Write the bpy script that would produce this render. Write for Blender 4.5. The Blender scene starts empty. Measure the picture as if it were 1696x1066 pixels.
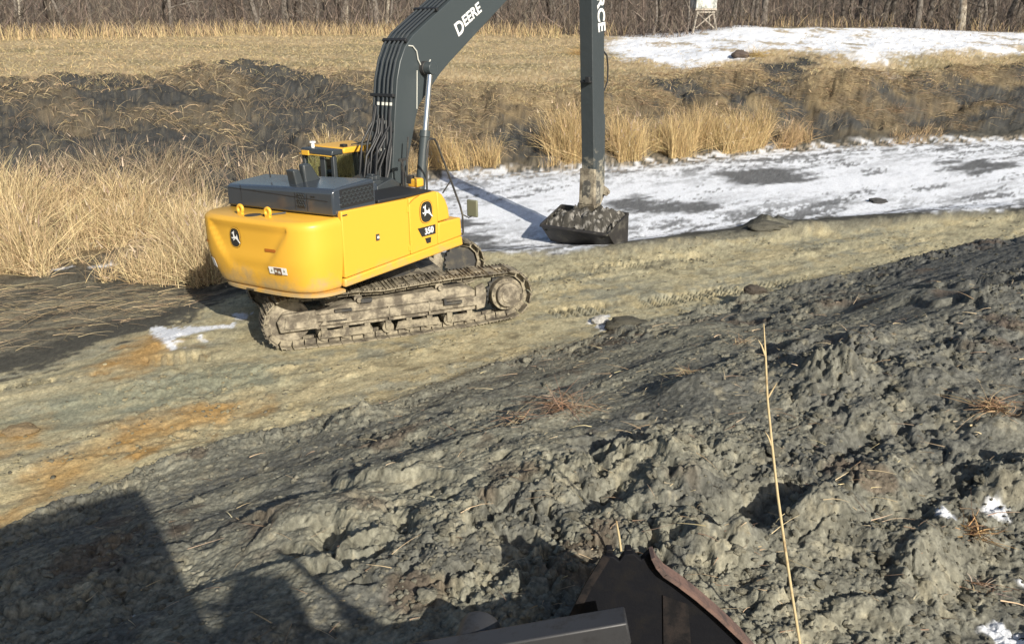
import bpy, bmesh, math, random
import numpy as np
from mathutils import Vector, Matrix
random.seed(7); RNG = np.random.default_rng(11)
R = math.radians
SC = bpy.context.scene; COL = SC.collection

# ------------------------------------------------------------------ camera, light
F_PX, W0, H0, HY = 1500.0, 1696.0, 1066.0, -40.0
PITCH = math.atan((H0/2-HY)/F_PX)
CAM = np.array([0.0, 0.0, 6.184])
cd = bpy.data.cameras.new('camera'); cam = bpy.data.objects.new('camera', cd); COL.objects.link(cam)
cam.location = CAM; cam.rotation_euler = (math.pi/2-PITCH, 0, 0)
cd.sensor_fit = 'HORIZONTAL'; cd.sensor_width = 36; cd.lens = 36*F_PX/W0
cd.clip_start = 0.05; cd.clip_end = 3000
SC.camera = cam
SUN_AZ, SUN_EL = 153.0, 29.0          # compass style: 0 = +Y, clockwise
SDIR = np.array([math.cos(R(SUN_EL))*math.sin(R(SUN_AZ)), math.cos(R(SUN_EL))*math.cos(R(SUN_AZ)), math.sin(R(SUN_EL))])
wd = bpy.data.worlds.new("World"); SC.world = wd; wd.use_nodes = True
nt = wd.node_tree; sky = nt.nodes.new('ShaderNodeTexSky'); sky.sky_type = 'NISHITA'; sky.sun_disc = False
sky.sun_elevation = R(SUN_EL); sky.sun_rotation = R(SUN_AZ); sky.dust_density = 2.0
bg = nt.nodes['Background']; bg.inputs['Strength'].default_value = 0.078
nt.links.new(sky.outputs[0], bg.inputs[0])
sl = bpy.data.lights.new('sun', 'SUN'); sl.energy = 5.0; sl.angle = R(0.55); sl.color = (1, .93, .81)
so = bpy.data.objects.new('sun', sl); COL.objects.link(so)
so.rotation_euler = Vector(SDIR).to_track_quat('Z', 'Y').to_euler()
SC.view_settings.view_transform = 'Standard'; SC.view_settings.look = 'None'
SC.view_settings.exposure = 0.36; SC.view_settings.gamma = 1.0
SC.cycles.max_bounces = 6; SC.cycles.transparent_max_bounces = 16

# ------------------------------------------------------------------ small helpers
def ray(px, py):
    return np.array([(px-W0/2)/F_PX, math.cos(PITCH)-math.sin(PITCH)*(py-H0/2)/F_PX, -math.sin(PITCH)-math.cos(PITCH)*(py-H0/2)/F_PX])

def tag(o, label=None, cat=None, group=None, kind=None):
    if label: o['label'] = label
    if cat: o['category'] = cat
    if group: o['group'] = group
    if kind: o['kind'] = kind
    return o

def empty(name, loc=(0, 0, 0), rot=(0, 0, 0)):
    o = bpy.data.objects.new(name, None); o.empty_display_size = .2
    o.location = loc; o.rotation_euler = rot; COL.objects.link(o); return o

class MB:
    """collects primitives into one mesh"""
    def __init__(s): s.v = []; s.f = []
    def add(s, vs, fs):
        n = len(s.v); s.v += [tuple(map(float, v)) for v in vs]; s.f += [tuple(i+n for i in f) for f in fs]; return s
    def box(s, c, d, rot=None):
        x, y, z = [k/2 for k in d]
        vs = [Vector((a*x, b*y, e*z)) for a in (-1, 1) for b in (-1, 1) for e in (-1, 1)]
        if rot is not None: vs = [rot @ v for v in vs]
        vs = [v+Vector(c) for v in vs]
        return s.add(vs, [(0, 1, 3, 2), (4, 6, 7, 5), (0, 4, 5, 1), (2, 3, 7, 6), (0, 2, 6, 4), (1, 5, 7, 3)])
    def bar(s, a, b, w, h, up=(0, 0, 1)):
        a, b = Vector(a), Vector(b); d = (b-a); L = d.length; d.normalize()
        u = Vector(up); sd = d.cross(u)
        if sd.length < 1e-4: sd = d.cross(Vector((1, 0, 0)))
        sd.normalize(); u = sd.cross(d)
        vs = [p+sd*i*w/2+u*j*h/2 for p in (a, b) for i, j in ((-1, -1), (1, -1), (1, 1), (-1, 1))]
        return s.add(vs, [(3, 2, 1, 0), (4, 5, 6, 7), (0, 1, 5, 4), (1, 2, 6, 5), (2, 3, 7, 6), (3, 0, 4, 7)])
    def tube(s, pts, r, n=8):
        pts = [Vector(p) for p in pts]; rs = r if isinstance(r, (list, tuple)) else [r]*len(pts)
        base = len(s.v); prev = None
        for i, p in enumerate(pts):
            d = (pts[min(i+1, len(pts)-1)]-pts[max(i-1, 0)])
            if d.length < 1e-9: d = Vector((0, 0, 1))
            d.normalize()
            if prev is None:
                q = d.cross(Vector((0, 0, 1)))
                if q.length < .05: q = d.cross(Vector((0, 1, 0)))
            else: q = prev-d*prev.dot(d)
            q.normalize(); prev = q; w = d.cross(q)
            for k in range(n):
                a = 2*math.pi*k/n; s.v.append(tuple(p+(q*math.cos(a)+w*math.sin(a))*rs[i]))
        for i in range(len(pts)-1):
            for k in range(n):
                a = base+i*n+k; b = base+i*n+(k+1) % n; s.f.append((a, b, b+n, a+n))
        s.f.append(tuple(base+k for k in range(n))[::-1]); s.f.append(tuple(base+(len(pts)-1)*n+k for k in range(n)))
        return s
    def cyl(s, a, b, r, n=24, r2=None): return s.tube([a, b], [r, r if r2 is None else r2], n)
    def prism(s, prof, y0, y1):
        """profile of (x,z) points extruded along y"""
        n = len(prof); ar = sum(prof[i][0]*prof[(i+1) % n][1]-prof[(i+1) % n][0]*prof[i][1] for i in range(n))
        if ar < 0: prof = prof[::-1]
        vs = [(x, y0, z) for x, z in prof]+[(x, y1, z) for x, z in prof]
        fs = [tuple(range(n)), tuple(range(2*n-1, n-1, -1))]
        fs += [(i, i+n, (i+1) % n+n, (i+1) % n) for i in range(n)]
        return s.add(vs, fs)
    def grid(s, P):
        a, b = P.shape[:2]
        vs = P.reshape(-1, 3); fs = [(i*b+j, i*b+j+1, (i+1)*b+j+1, (i+1)*b+j) for i in range(a-1) for j in range(b-1)]
        return s.add(vs, fs)
    def build(s, name, m, parent=None, T=None, bevel=0, seg=2, smooth=35):
        vs = s.v if T is None else [tuple(T @ Vector(v)) for v in s.v]
        me = bpy.data.meshes.new(name); me.from_pydata(vs, [], s.f); me.update()
        bm = bmesh.new(); bm.from_mesh(me); bmesh.ops.recalc_face_normals(bm, faces=bm.faces); bm.to_mesh(me); bm.free()
        me.materials.append(m)
        o = bpy.data.objects.new(name, me); COL.objects.link(o)
        if parent: o.parent = parent
        if bevel:
            b = o.modifiers.new('bevel', 'BEVEL'); b.width = bevel; b.segments = seg; b.limit_method = 'ANGLE'; b.angle_limit = R(30)
        if smooth:
            me.polygons.foreach_set('use_smooth', [True]*len(me.polygons))
            try: me.set_sharp_from_angle(angle=R(smooth))
            except Exception: pass
        return o

def np_mesh(name, V, Fq, m, col=None, parent=None, smooth=False, extra=None):
    me = bpy.data.meshes.new(name); V = np.asarray(V, np.float32); Fq = np.asarray(Fq, np.int32)
    k = Fq.shape[1]; me.vertices.add(len(V)); me.vertices.foreach_set('co', V.ravel())
    me.loops.add(Fq.size); me.loops.foreach_set('vertex_index', Fq.ravel())
    me.polygons.add(len(Fq)); me.polygons.foreach_set('loop_start', np.arange(0, Fq.size, k, dtype=np.int32))
    if smooth: me.polygons.foreach_set('use_smooth', np.ones(len(Fq), bool))
    me.update(calc_edges=True)
    if col is not None:
        a = me.color_attributes.new('Col', 'FLOAT_COLOR', 'POINT')
        c = np.ones((len(V), 4), np.float32); c[:, :3] = col; a.data.foreach_set('color', c.ravel())
    for nm, arr in (extra or {}).items():
        a = me.attributes.new(nm, 'FLOAT', 'POINT'); a.data.foreach_set('value', np.asarray(arr, np.float32))
    me.materials.append(m); o = bpy.data.objects.new(name, me); COL.objects.link(o)
    if parent: o.parent = parent
    return o

# ------------------------------------------------------------------ numpy noise
def _h(ix, iy, seed):
    n = (ix.astype(np.int64)*374761393+iy.astype(np.int64)*668265263+seed*974711) & 0xffffffff
    n = ((n ^ (n >> 13))*1274126177) & 0xffffffff
    n = ((n ^ (n >> 16))*2246822519) & 0xffffffff
    return ((n ^ (n >> 15)) & 0xffffff).astype(np.float32)/float(0xffffff)
def vnoise(x, y, seed=0):
    ix = np.floor(x); iy = np.floor(y); fx = (x-ix).astype(np.float32); fy = (y-iy).astype(np.float32)
    fx = fx*fx*fx*(fx*(fx*6-15)+10); fy = fy*fy*fy*(fy*(fy*6-15)+10)
    a = _h(ix, iy, seed); b = _h(ix+1, iy, seed); c = _h(ix, iy+1, seed); d = _h(ix+1, iy+1, seed)
    return (a+(b-a)*fx)*(1-fy)+(c+(d-c)*fx)*fy
def fbm(x, y, oct=4, seed=0, gain=.5):
    t = 0; a = 1.; s = 0.; c, sn = .8, .6
    for o in range(oct):
        t = t+a*(vnoise(x, y, seed+o*17)-.5); s += a; a *= gain
        x, y = (x*c-y*sn)*2.03+13.1, (x*sn+y*c)*2.03+7.7
    return t/s*2      # about -1..1
def clods(x, y, cell, seed, keep=.7):
    """rounded lumps scattered on a jittered lattice, 0..1"""
    gx = x/cell; gy = y/cell; ix = np.floor(gx); iy = np.floor(gy); out = np.zeros_like(x, dtype=np.float32)
    for i in (-1, 0, 1):
        for j in (-1, 0, 1):
            cx = ix+i; cy = iy+j
            px = cx+_h(cx, cy, seed); py = cy+_h(cx, cy, seed+1); rr = .35+.5*_h(cx, cy, seed+2); hh = .35+.65*_h(cx, cy, seed+3)
            an = _h(cx, cy, seed+5)*3.14; ca = np.cos(an); sa = np.sin(an); el = .6+.6*_h(cx, cy, seed+6)
            dx = gx-px; dy = gy-py; u = (dx*ca+dy*sa)*el; v = (-dx*sa+dy*ca)/np.sqrt(el)
            d = np.sqrt(u*u+v*v)/rr
            b = np.clip(1-d*d, 0, 1)**.55*hh*(_h(cx, cy, seed+4) < keep)
            out = np.maximum(out, b)
    return out
def sstep(a, b, x): t = np.clip((x-a)/(b-a), 0, 1); return t*t*(3-2*t)
def poly_sd(x, y, poly):
    """signed distance, negative inside"""
    P = np.asarray(poly, float); d = np.full(x.shape, 1e9); ins = np.zeros(x.shape, bool); n = len(P)
    for i in range(n):
        ax, ay = P[i]; bx, by = P[(i+1) % n]; ex, ey = bx-ax, by-ay; wx, wy = x-ax, y-ay
        t = np.clip((wx*ex+wy*ey)/(ex*ex+ey*ey+1e-12), 0, 1)
        d = np.minimum(d, (wx-ex*t)**2+(wy-ey*t)**2)
        c = ((ay <= y) & (by > y)) | ((by <= y) & (ay > y))
        with np.errstate(divide='ignore', invalid='ignore'):
            xi = ax+(y-ay)/(by-ay if by != ay else 1e-12)*ex
        ins ^= c & (x < xi)
    d = np.sqrt(d); return np.where(ins, -d, d)

# ------------------------------------------------------------------ materials
def mat(name, col, rough=.6, metal=0., spec=.5):
    m = bpy.data.materials.new(name); m.use_nodes = True; b = m.node_tree.nodes['Principled BSDF']
    b.inputs['Base Color'].default_value = (*col, 1); b.inputs['Roughness'].default_value = rough
    b.inputs['Metallic'].default_value = metal; b.inputs['Specular IOR Level'].default_value = spec
    return m
def nodes(m): return m.node_tree.nodes, m.node_tree.links, m.node_tree.nodes['Principled BSDF']
def dirty(m, dirt=(.22, .19, .13), scale=3., lo=.5, hi=.75, bump=.0, detail=8., drough=.9, zlo=None, zhi=None, fine=None):
    """mix dirt over a plain material with noise (optionally stronger towards low object z)"""
    N, L, b = nodes(m); tc = N.new('ShaderNodeTexCoord')
    nz = N.new('ShaderNodeTexNoise'); nz.inputs['Scale'].default_value = scale; nz.inputs['Detail'].default_value = detail; nz.inputs['Roughness'].default_value = .65
    L.new(tc.outputs['Object'], nz.inputs['Vector']); val = nz.outputs['Fac']
    if zlo is not None:
        sp = N.new('ShaderNodeSeparateXYZ'); L.new(tc.outputs['Object'], sp.inputs[0])
        mr = N.new('ShaderNodeMapRange'); mr.inputs['From Min'].default_value = zlo; mr.inputs['From Max'].default_value = zhi
        mr.inputs['To Min'].default_value = .45; mr.inputs['To Max'].default_value = -.3; L.new(sp.outputs['Z'], mr.inputs['Value'])
        ad = N.new('ShaderNodeMath'); ad.operation = 'ADD'; L.new(val, ad.inputs[0]); L.new(mr.outputs[0], ad.inputs[1]); val = ad.outputs[0]
    rp = N.new('ShaderNodeMapRange'); rp.interpolation_type = 'SMOOTHSTEP'
    rp.inputs['From Min'].default_value = lo; rp.inputs['From Max'].default_value = hi; L.new(val, rp.inputs['Value'])
    mx = N.new('ShaderNodeMix'); mx.data_type = 'RGBA'; L.new(rp.outputs[0], mx.inputs['Factor'])
    mx.inputs[6].default_value = b.inputs['Base Color'].default_value; mx.inputs[7].default_value = (*dirt, 1)
    if fine:
        n2 = N.new('ShaderNodeTexNoise'); n2.inputs['Scale'].default_value = fine; n2.inputs['Detail'].default_value = 6
        L.new(tc.outputs['Object'], n2.inputs['Vector'])
        m2 = N.new('ShaderNodeMix'); m2.data_type = 'RGBA'; L.new(n2.outputs['Fac'], m2.inputs['Factor'])
        m2.inputs[6].default_value = (*[c*.45 for c in dirt], 1); m2.inputs[7].default_value = (*[min(1, c*1.6) for c in dirt], 1)
        L.new(m2.outputs[2], mx.inputs[7])
    L.new(mx.outputs[2], b.inputs['Base Color'])
    mr2 = N.new('ShaderNodeMapRange'); mr2.inputs['To Min'].default_value = b.inputs['Roughness'].default_value; mr2.inputs['To Max'].default_value = drough
    L.new(rp.outputs[0], mr2.inputs['Value']); L.new(mr2.outputs[0], b.inputs['Roughness'])
    if bump:
        bp = N.new('ShaderNodeBump'); bp.inputs['Strength'].default_value = bump; bp.inputs['Distance'].default_value = .03
        L.new(nz.outputs['Fac'], bp.inputs['Height']); L.new(bp.outputs[0], b.inputs['Normal'])
    return m
def attr_mat(name, rough=.9, spec=.2, fine=None, bump=0., bscale=40., tr=0.):
    m = bpy.data.materials.new(name); m.use_nodes = True; N, L, b = nodes(m)
    a = N.new('ShaderNodeVertexColor'); a.layer_name = 'Col'; b.inputs['Roughness'].default_value = rough; b.inputs['Specular IOR Level'].default_value = spec
    out = a.outputs['Color']
    if fine:
        g = N.new('ShaderNodeNewGeometry'); nz = N.new('ShaderNodeTexNoise'); nz.inputs['Scale'].default_value = fine; nz.inputs['Detail'].default_value = 7; nz.inputs['Roughness'].default_value = .7
        L.new(g.outputs['Position'], nz.inputs['Vector'])
        mr = N.new('ShaderNodeMapRange'); mr.inputs['From Min'].default_value = .25; mr.inputs['From Max'].default_value = .75; mr.inputs['To Min'].default_value = .62; mr.inputs['To Max'].default_value = 1.38; L.new(nz.outputs['Fac'], mr.inputs['Value'])
        mx = N.new('ShaderNodeMix'); mx.data_type = 'RGBA'; mx.blend_type = 'MULTIPLY'; mx.inputs['Factor'].default_value = 1
        L.new(out, mx.inputs[6]); L.new(mr.outputs[0], mx.inputs[7]); out = mx.outputs[2]
        if bump:
            n3 = N.new('ShaderNodeTexNoise'); n3.inputs['Scale'].default_value = bscale; n3.inputs['Detail'].default_value = 8; n3.inputs['Roughness'].default_value = .7
            L.new(g.outputs['Position'], n3.inputs['Vector'])
            bp = N.new('ShaderNodeBump'); bp.inputs['Strength'].default_value = bump; bp.inputs['Distance'].default_value = .05
            L.new(n3.outputs['Fac'], bp.inputs['Height']); L.new(bp.outputs[0], b.inputs['Normal'])
    L.new(out, b.inputs['Base Color'])
    return m
M = {}
M['ground'] = attr_mat('earth', .95, .15, fine=26., bump=.62, bscale=34.)
_N, _L, _b = nodes(M['ground'])
_wa = _N.new('ShaderNodeAttribute'); _wa.attribute_name = 'wet'
_mr = _N.new('ShaderNodeMapRange'); _mr.inputs['To Min'].default_value = .95; _mr.inputs['To Max'].default_value = .28
_L.new(_wa.outputs['Fac'], _mr.inputs['Value']); _L.new(_mr.outputs[0], _b.inputs['Roughness'])
M['straw'] = attr_mat('dry_straw', .75, .25)
M['twig'] = attr_mat('twig_bark', .9, .1)
M['clod'] = attr_mat('mud_clod', .95, .15, fine=30., bump=.8, bscale=45.)
M['yellow'] = dirty(mat('yellow_paint', (.74, .41, .045), .38, 0, .5), (.40, .30, .16), 3.2, .52, 1.0, drough=.75, zlo=1.05, zhi=1.95)
M['yellow2'] = mat('yellow_enamel', (.74, .41, .045), .35)
M['char'] = dirty(mat('charcoal_paint', (.040, .047, .052), .38), (.12, .12, .11), 3., .58, .95, drough=.7)
M['hood'] = dirty(mat('charcoal_hood', (.042, .052, .066), .18, 0, .95), (.12, .13, .14), 4., .6, .95, drough=.5)
M['boom'] = dirty(mat('boom_paint', (.052, .064, .069), .36), (.10, .11, .11), 1.2, .55, .95, drough=.6)
M['stick'] = dirty(mat('stick_paint', (.045, .055, .060), .42), (.26, .24, .19), 5., .62, .85, bump=.5, zlo=1.2, zhi=3.3, fine=9.)
M['black'] = mat('black_rubber', (.018, .019, .021), .55)
M['dark'] = dirty(mat('dark_steel', (.05, .05, .05), .6, .3), (.16, .14, .1), 5., .45, .8, fine=12.)
M['mudsteel'] = dirty(mat('muddy_steel', (.115, .098, .074), .85), (.33, .29, .215), 4.5, .40, .62, bump=.9, fine=16.)
M['shoe'] = dirty(mat('track_steel', (.085, .072, .055), .8), (.28, .245, .175), 4., .34, .60, bump=.7, fine=16.)
M['chrome'] = mat('chrome_rod', (.85, .86, .88), .18, 1.)
M['white'] = mat('white_decal', (.82, .82, .80), .5)
M['decalblack'] = mat('black_decal', (.03, .03, .028), .4)
M['orange'] = mat('amber_reflector', (.38, .12, .015), .4)
M['brownlabel'] = mat('brown_label', (.16, .09, .05), .5)
M['mirror'] = mat('mirror_back', (.22, .23, .16), .35, .2)
M['cake'] = dirty(mat('caked_mud', (.07, .068, .062), .9), (.30, .28, .23), 6., .44, .66, bump=.8, fine=18.)
M['bucket'] = dirty(mat('bucket_steel', (.045, .042, .04), .55, .3), (.17, .16, .13), 3.5, .45, .8, bump=.4, fine=10.)
M['wire'] = mat('grey_wire', (.55, .55, .5), .5)
def glass():
    m = bpy.data.materials.new('cab_glass'); m.use_nodes = True; N, L, b = nodes(m)
    t = N.new('ShaderNodeBsdfTransparent'); t.inputs[0].default_value = (.84, .90, .85, 1)
    g = N.new('ShaderNodeBsdfGlossy'); g.inputs['Roughness'].default_value = .03
    mx = N.new('ShaderNodeMixShader'); mx.inputs[0].default_value = .09
    L.new(t.outputs[0], mx.inputs[1]); L.new(g.outputs[0], mx.inputs[2]); L.new(mx.outputs[0], N['Material Output'].inputs[0]); return m
M['glass'] = glass()

# ------------------------------------------------------------------ terrain shape
def rz(a): c, s = math.cos(a), math.sin(a); return np.array([[c, -s, 0], [s, c, 0], [0, 0, 1]])
def rx(a): c, s = math.cos(a), math.sin(a); return np.array([[1, 0, 0], [0, c, -s], [0, s, c]])
def ry(a): c, s = math.cos(a), math.sin(a); return np.array([[c, 0, s], [0, 1, 0], [-s, 0, c]])
M0 = np.array([-2.574, 16.737, 0.0])                     # foot of the big excavator
RL = rz(R(21.3)) @ ry(R(.5)) @ rx(R(-3.05)); PSI = R(31.3); RU = RL @ rz(PSI)
NB = np.array([-.555, .832])                             # across the bench, away from the camera
def bench(x, y):
    n = RL[:, 2]; return np.clip(-(n[0]*(x-M0[0])+n[1]*(y-M0[1]))/n[2], -.35, .45)
def sdist(x, y): return NB[0]*x+NB[1]*y
_te = []
for _a, _b in ((-500, 1050), (0, 884), (120, 838), (235, 792), (400, 740), (550, 688), (680, 650), (780, 618), (950, 568), (1090, 540), (1230, 498), (1370, 468), (1500, 430), (1600, 412), (1696, 398), (2000, 350)):
    _d = ray(_a, _b); _z = 0.2
    for _ in range(6): _p = CAM+_d*(_z-CAM[2])/_d[2]; _z = float(bench(_p[0], _p[1]))
    _te.append((.832*_p[0]+.555*_p[1], NB[0]*_p[0]+NB[1]*_p[1]))
_te = np.array(sorted(_te))
def toe(x, y): return np.interp(.832*x+.555*y, _te[:, 0], _te[:, 1])-.05+.20*fbm(x*.8, y*.8, 3, 5)
def near_z(x, y):
    d = toe(x, y)-sdist(x, y)
    up = .30*np.log1p(np.exp(np.clip(d/.18, -30, 30)))*.18
    up = 3.35-np.log1p(np.exp(np.clip((3.35-up)/.35, -30, 30)))*.35
    return bench(x, y)*sstep(-2, 6, sdist(x, y)) + np.maximum(up, 0)
# rows of control points per picture column: (row, height) from the bench edge to the tree line
TAB = [(0, [(612, -.15), (560, -.33), (470, -.3), (400, 0), (135, 2.7), (95, 2.8), (64, 2.9)]),
       (200, [(548, -.15), (515, -.33), (465, -.3), (395, 0), (135, 2.6), (95, 2.75), (60, 2.9)]),
       (400, [(475, -.12), (458, -.33), (400, -.35), (350, 0), (112, 2.5), (85, 2.7), (56, 2.8)]),
       (620, [(440, -.12), (424, -.36), (310, -.4), (268, 0), (125, 2.2), (92, 2.5), (56, 2.7)]),
       (800, [(419, -.12), (408, -.4), (288, -.4), (250, 0), (150, 1.6), (92, 2.2), (54, 2.6)]),
       (1000, [(410, -.12), (398, -.4), (278, -.4), (242, 0), (160, 1.5), (95, 2.2), (60, 2.55)]),
       (1110, [(399, -.12), (387, -.4), (268, -.4), (233, 0), (140, 1.7), (92, 2.3), (62, 2.55)]),
       (1200, [(388, -.12), (376, -.4), (258, -.4), (225, 0), (125, 1.9), (80, 2.6), (45, 3.0)]),
       (1400, [(368, -.12), (356, -.4), (242, -.4), (210, 0), (130, 1.8), (85, 2.6), (46, 3.0)]),
       (1696, [(345, -.12), (332, -.4), (232, -.4), (200, 0), (110, 2.0), (75, 2.7), (56, 3.0)])]
_az, _rr, _zz = [], [], []
for px, row in TAB:
    d = ray(px, 250); az = math.atan2(d[0], d[1]); r_, z_ = [], []
    for py, z in row:
        dy = ray(px, py)[1]; dz = ray(px, py)[2]; pxa = math.tan(az)*dy; t = (z-CAM[2])/dz
        r_.append(t*math.hypot(pxa, dy)); z_.append(z)
    _az.append(az); _rr.append(r_); _zz.append(z_)
_rr = np.array(_rr); _zz = np.array(_zz); _az = np.array(_az)
def far_ctrl(az):
    return [np.interp(az, _az, _rr[:, k]) for k in range(_rr.shape[1])], [np.interp(az, _az, _zz[:, k]) for k in range(_rr.shape[1])]
def base_z(x, y, full=False):
    x = np.asarray(x, float); y = np.asarray(y, float)
    az = np.arctan2(x, y); r = np.hypot(x, y); rc, zc = far_ctrl(az)
    zf = np.broadcast_to(zc[0], r.shape).copy()
    for k in range(len(rc)-1):
        t = np.clip((r-rc[k])/(rc[k+1]-rc[k]), 0, 1)
        if k in (0, 1, 4, 5): t = t*t*(3-2*t)
        zf = zf+(zc[k+1]-zc[k])*t
    w = sstep(rc[0]-1.6, rc[0]+.1, r); w = np.where(np.abs(az) > 1.3, 0, w)
    z = near_z(x, y)*(1-w)+zf*w
    return (z, rc, r, az) if full else z
def at(px, py):
    """point of the bare terrain seen at a picture position"""
    d = ray(px, py); t = np.concatenate([np.arange(3, 40, .05), np.arange(40, 400, .5)])/math.hypot(d[0], d[1])
    P = CAM+t[:, None]*d; below = P[:, 2] < base_z(P[:, 0], P[:, 1])
    i = int(np.argmax(below)) if below.any() else len(t)-1
    return P[i]
def wpoly(pts): return [tuple(at(a, b)[:2]) for a, b in pts]
def tang_r(az): rc, zc = far_ctrl(az); return rc

# regions of the ground (outlines on the ground plan)
CH_N = [(-400, 700), (0, 612), (200, 548), (330, 520), (420, 476), (600, 444), (760, 421), (900, 416), (1040, 408), (1130, 388), (1280, 374), (1400, 364), (1560, 356), (1696, 345), (2100, 320)]
SNOW = wpoly([(700, 300), (730, 292), (790, 283), (860, 286), (960, 280), (1010, 280), (1150, 270), (1260, 255), (1400, 246), (1550, 240), (1690, 236), (1900, 232), (1990, 318), (1696, 342), (1560, 352), (1400, 358), (1300, 366), (1130, 386), (1040, 404), (940, 416), (800, 416), (700, 412), (640, 380)])
SNOWPATCH = [wpoly(p) for p in ([(50, 449), (110, 438), (125, 444), (80, 452)], [(145, 440), (200, 431), (205, 437), (150, 445)], [(245, 545), (270, 540), (330, 540), (392, 534), (394, 541), (330, 551), (290, 558), (300, 575), (282, 580), (262, 566)], [(325, 558), (350, 560), (345, 567), (330, 565)], [(975, 530), (1000, 522), (1012, 540), (990, 550)], [(380, 520), (420, 516), (420, 530), (385, 530)])]
MOUND = wpoly([(1010, 62), (1080, 58), (1150, 50), (1300, 47), (1500, 47), (1720, 57), (2000, 60), (2000, 95), (1696, 84), (1600, 84), (1500, 92), (1440, 102), (1330, 86), (1250, 88), (1200, 100), (1150, 108), (1080, 100), (1030, 92)])
ORANGE = [wpoly(p) for p in ([(215, 705), (260, 690), (330, 672), (385, 668), (380, 690), (320, 715), (270, 735), (225, 740)], [(40, 800), (100, 770), (180, 735), (210, 745), (180, 790), (110, 815), (60, 830)], [(15, 715), (45, 700), (52, 720), (25, 730)], [(235, 560), (262, 555), (270, 590), (200, 620), (180, 610)], [(0, 860), (30, 840), (60, 850), (30, 880), (0, 880)])]
TEAL = wpoly([(0, 690), (120, 650), (300, 610), (420, 600), (470, 600), (450, 640), (380, 660), (250, 680), (120, 700), (0, 740)])
DARK = [wpoly(p) for p in (
    [(90, 137), (140, 131), (250, 141), (330, 150), (392, 168), (330, 192), (235, 186), (165, 205), (118, 172)],
    [(345, 114), (430, 106), (520, 121), (600, 150), (620, 185), (618, 225), (540, 232), (470, 250), (430, 215), (420, 150)],
    [(0, 185), (60, 200), (130, 228), (160, 262), (100, 290), (40, 312), (0, 330)],
    [(410, 190), (470, 210), (520, 262), (450, 282), (400, 240)], [(60, 240), (200, 215), (330, 215), (420, 250), (470, 300), (380, 320), (200, 300), (80, 320)], [(-200, 170), (0, 185), (60, 240), (0, 340), (-200, 340)],
    [(0, 128), (30, 130), (48, 150), (20, 165), (0, 160)],
    [(1066, 128), (1130, 134), (1182, 158), (1165, 182), (1090, 164)],
    [(1250, 106), (1330, 94), (1350, 108), (1310, 145), (1262, 142)],
    [(1180, 160), (1260, 150), (1330, 165), (1330, 195), (1230, 190)],
    [(1330, 212), (1400, 170), (1450, 142), (1600, 136), (1696, 118), (1900, 105), (1900, 225), (1696, 222), (1600, 236), (1450, 247), (1370, 244)],
    [(1005, 172), (1090, 185), (1080, 207), (1010, 217)],
    [(800, 225), (900, 215), (960, 225), (960, 255), (860, 262)],
    [(1240, 200), (1330, 190), (1360, 225), (1340, 255), (1280, 255)])]
ICEGREY = [wpoly(p) for p in ([(1010, 336), (1060, 330), (1150, 338), (1165, 347), (1090, 355), (1010, 352)], [(1160, 285), (1230, 280), (1330, 284), (1330, 297), (1230, 303)], [(1570, 276), (1620, 268), (1690, 270), (1690, 280), (1620, 290), (1580, 286)], [(765, 392), (830, 400), (870, 412), (760, 415)], [(760, 366), (810, 368), (805, 375), (765, 373)])]
WETL = wpoly([(-300, 640), (0, 590), (150, 545), (260, 520), (330, 500), (420, 480), (420, 440), (330, 455), (200, 468), (0, 450), (-300, 440)])

SMOOTH = [wpoly(p) for p in ([(240, 800), (400, 745), (560, 755), (760, 752), (700, 800), (560, 870), (470, 960), (330, 970)], [(950, 650), (1290, 645), (1350, 690), (1180, 720), (930, 735), (830, 715)], [(800, 622), (1000, 592), (1200, 528), (1280, 545), (1230, 605), (1050, 632), (870, 650)],
    [(610, 735), (790, 742), (640, 762), (450, 790), (420, 775)], [(310, 1010), (400, 905), (560, 925), (720, 1000), (640, 1066)], [(1380, 520), (1560, 440), (1650, 470), (1500, 560)])]
# dents and lumps in the mud, picture position -> (size, height)
DENTS = [((545, 885), .30, -.16, 1.2), ((668, 870), .22, -.15, 1.3), ((1015, 812), .42, -.20, .1), ((800, 712), .22, -.14, .1), ((700, 760), .2, -.12, .5), ((840, 832), .2, -.12, .4),
         ((1000, 735), .25, -.12, .2), ((1290, 575), .6, -.24, .3), ((1265, 850), .6, -.30, .0), ((590, 920), .25, -.1, 0), ((1420, 730), .3, -.15, .2), ((1600, 960), .35, -.15, .2)]
LUMPS = [((1375, 622), .34, .26), ((1430, 580), .45, .09), ((1345, 865), .42, .24), ((1440, 800), .4, .14), ((1150, 640), .4, .14), ((1560, 640), .5, .14), ((1640, 700), .45, .2), ((1090, 790), .4, .15),
         ((640, 690), .4, .10), ((330, 770), .7, .14), ((1270, 373), .55, .28), ((1520, 940), .4, .16), ((1660, 800), .45, .2), ((1180, 900), .35, .14), ((1500, 500), .5, .10), ((1620, 470), .5, .10), ((590, 700), .35, .13), ((900, 680), .4, .12)]

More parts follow.
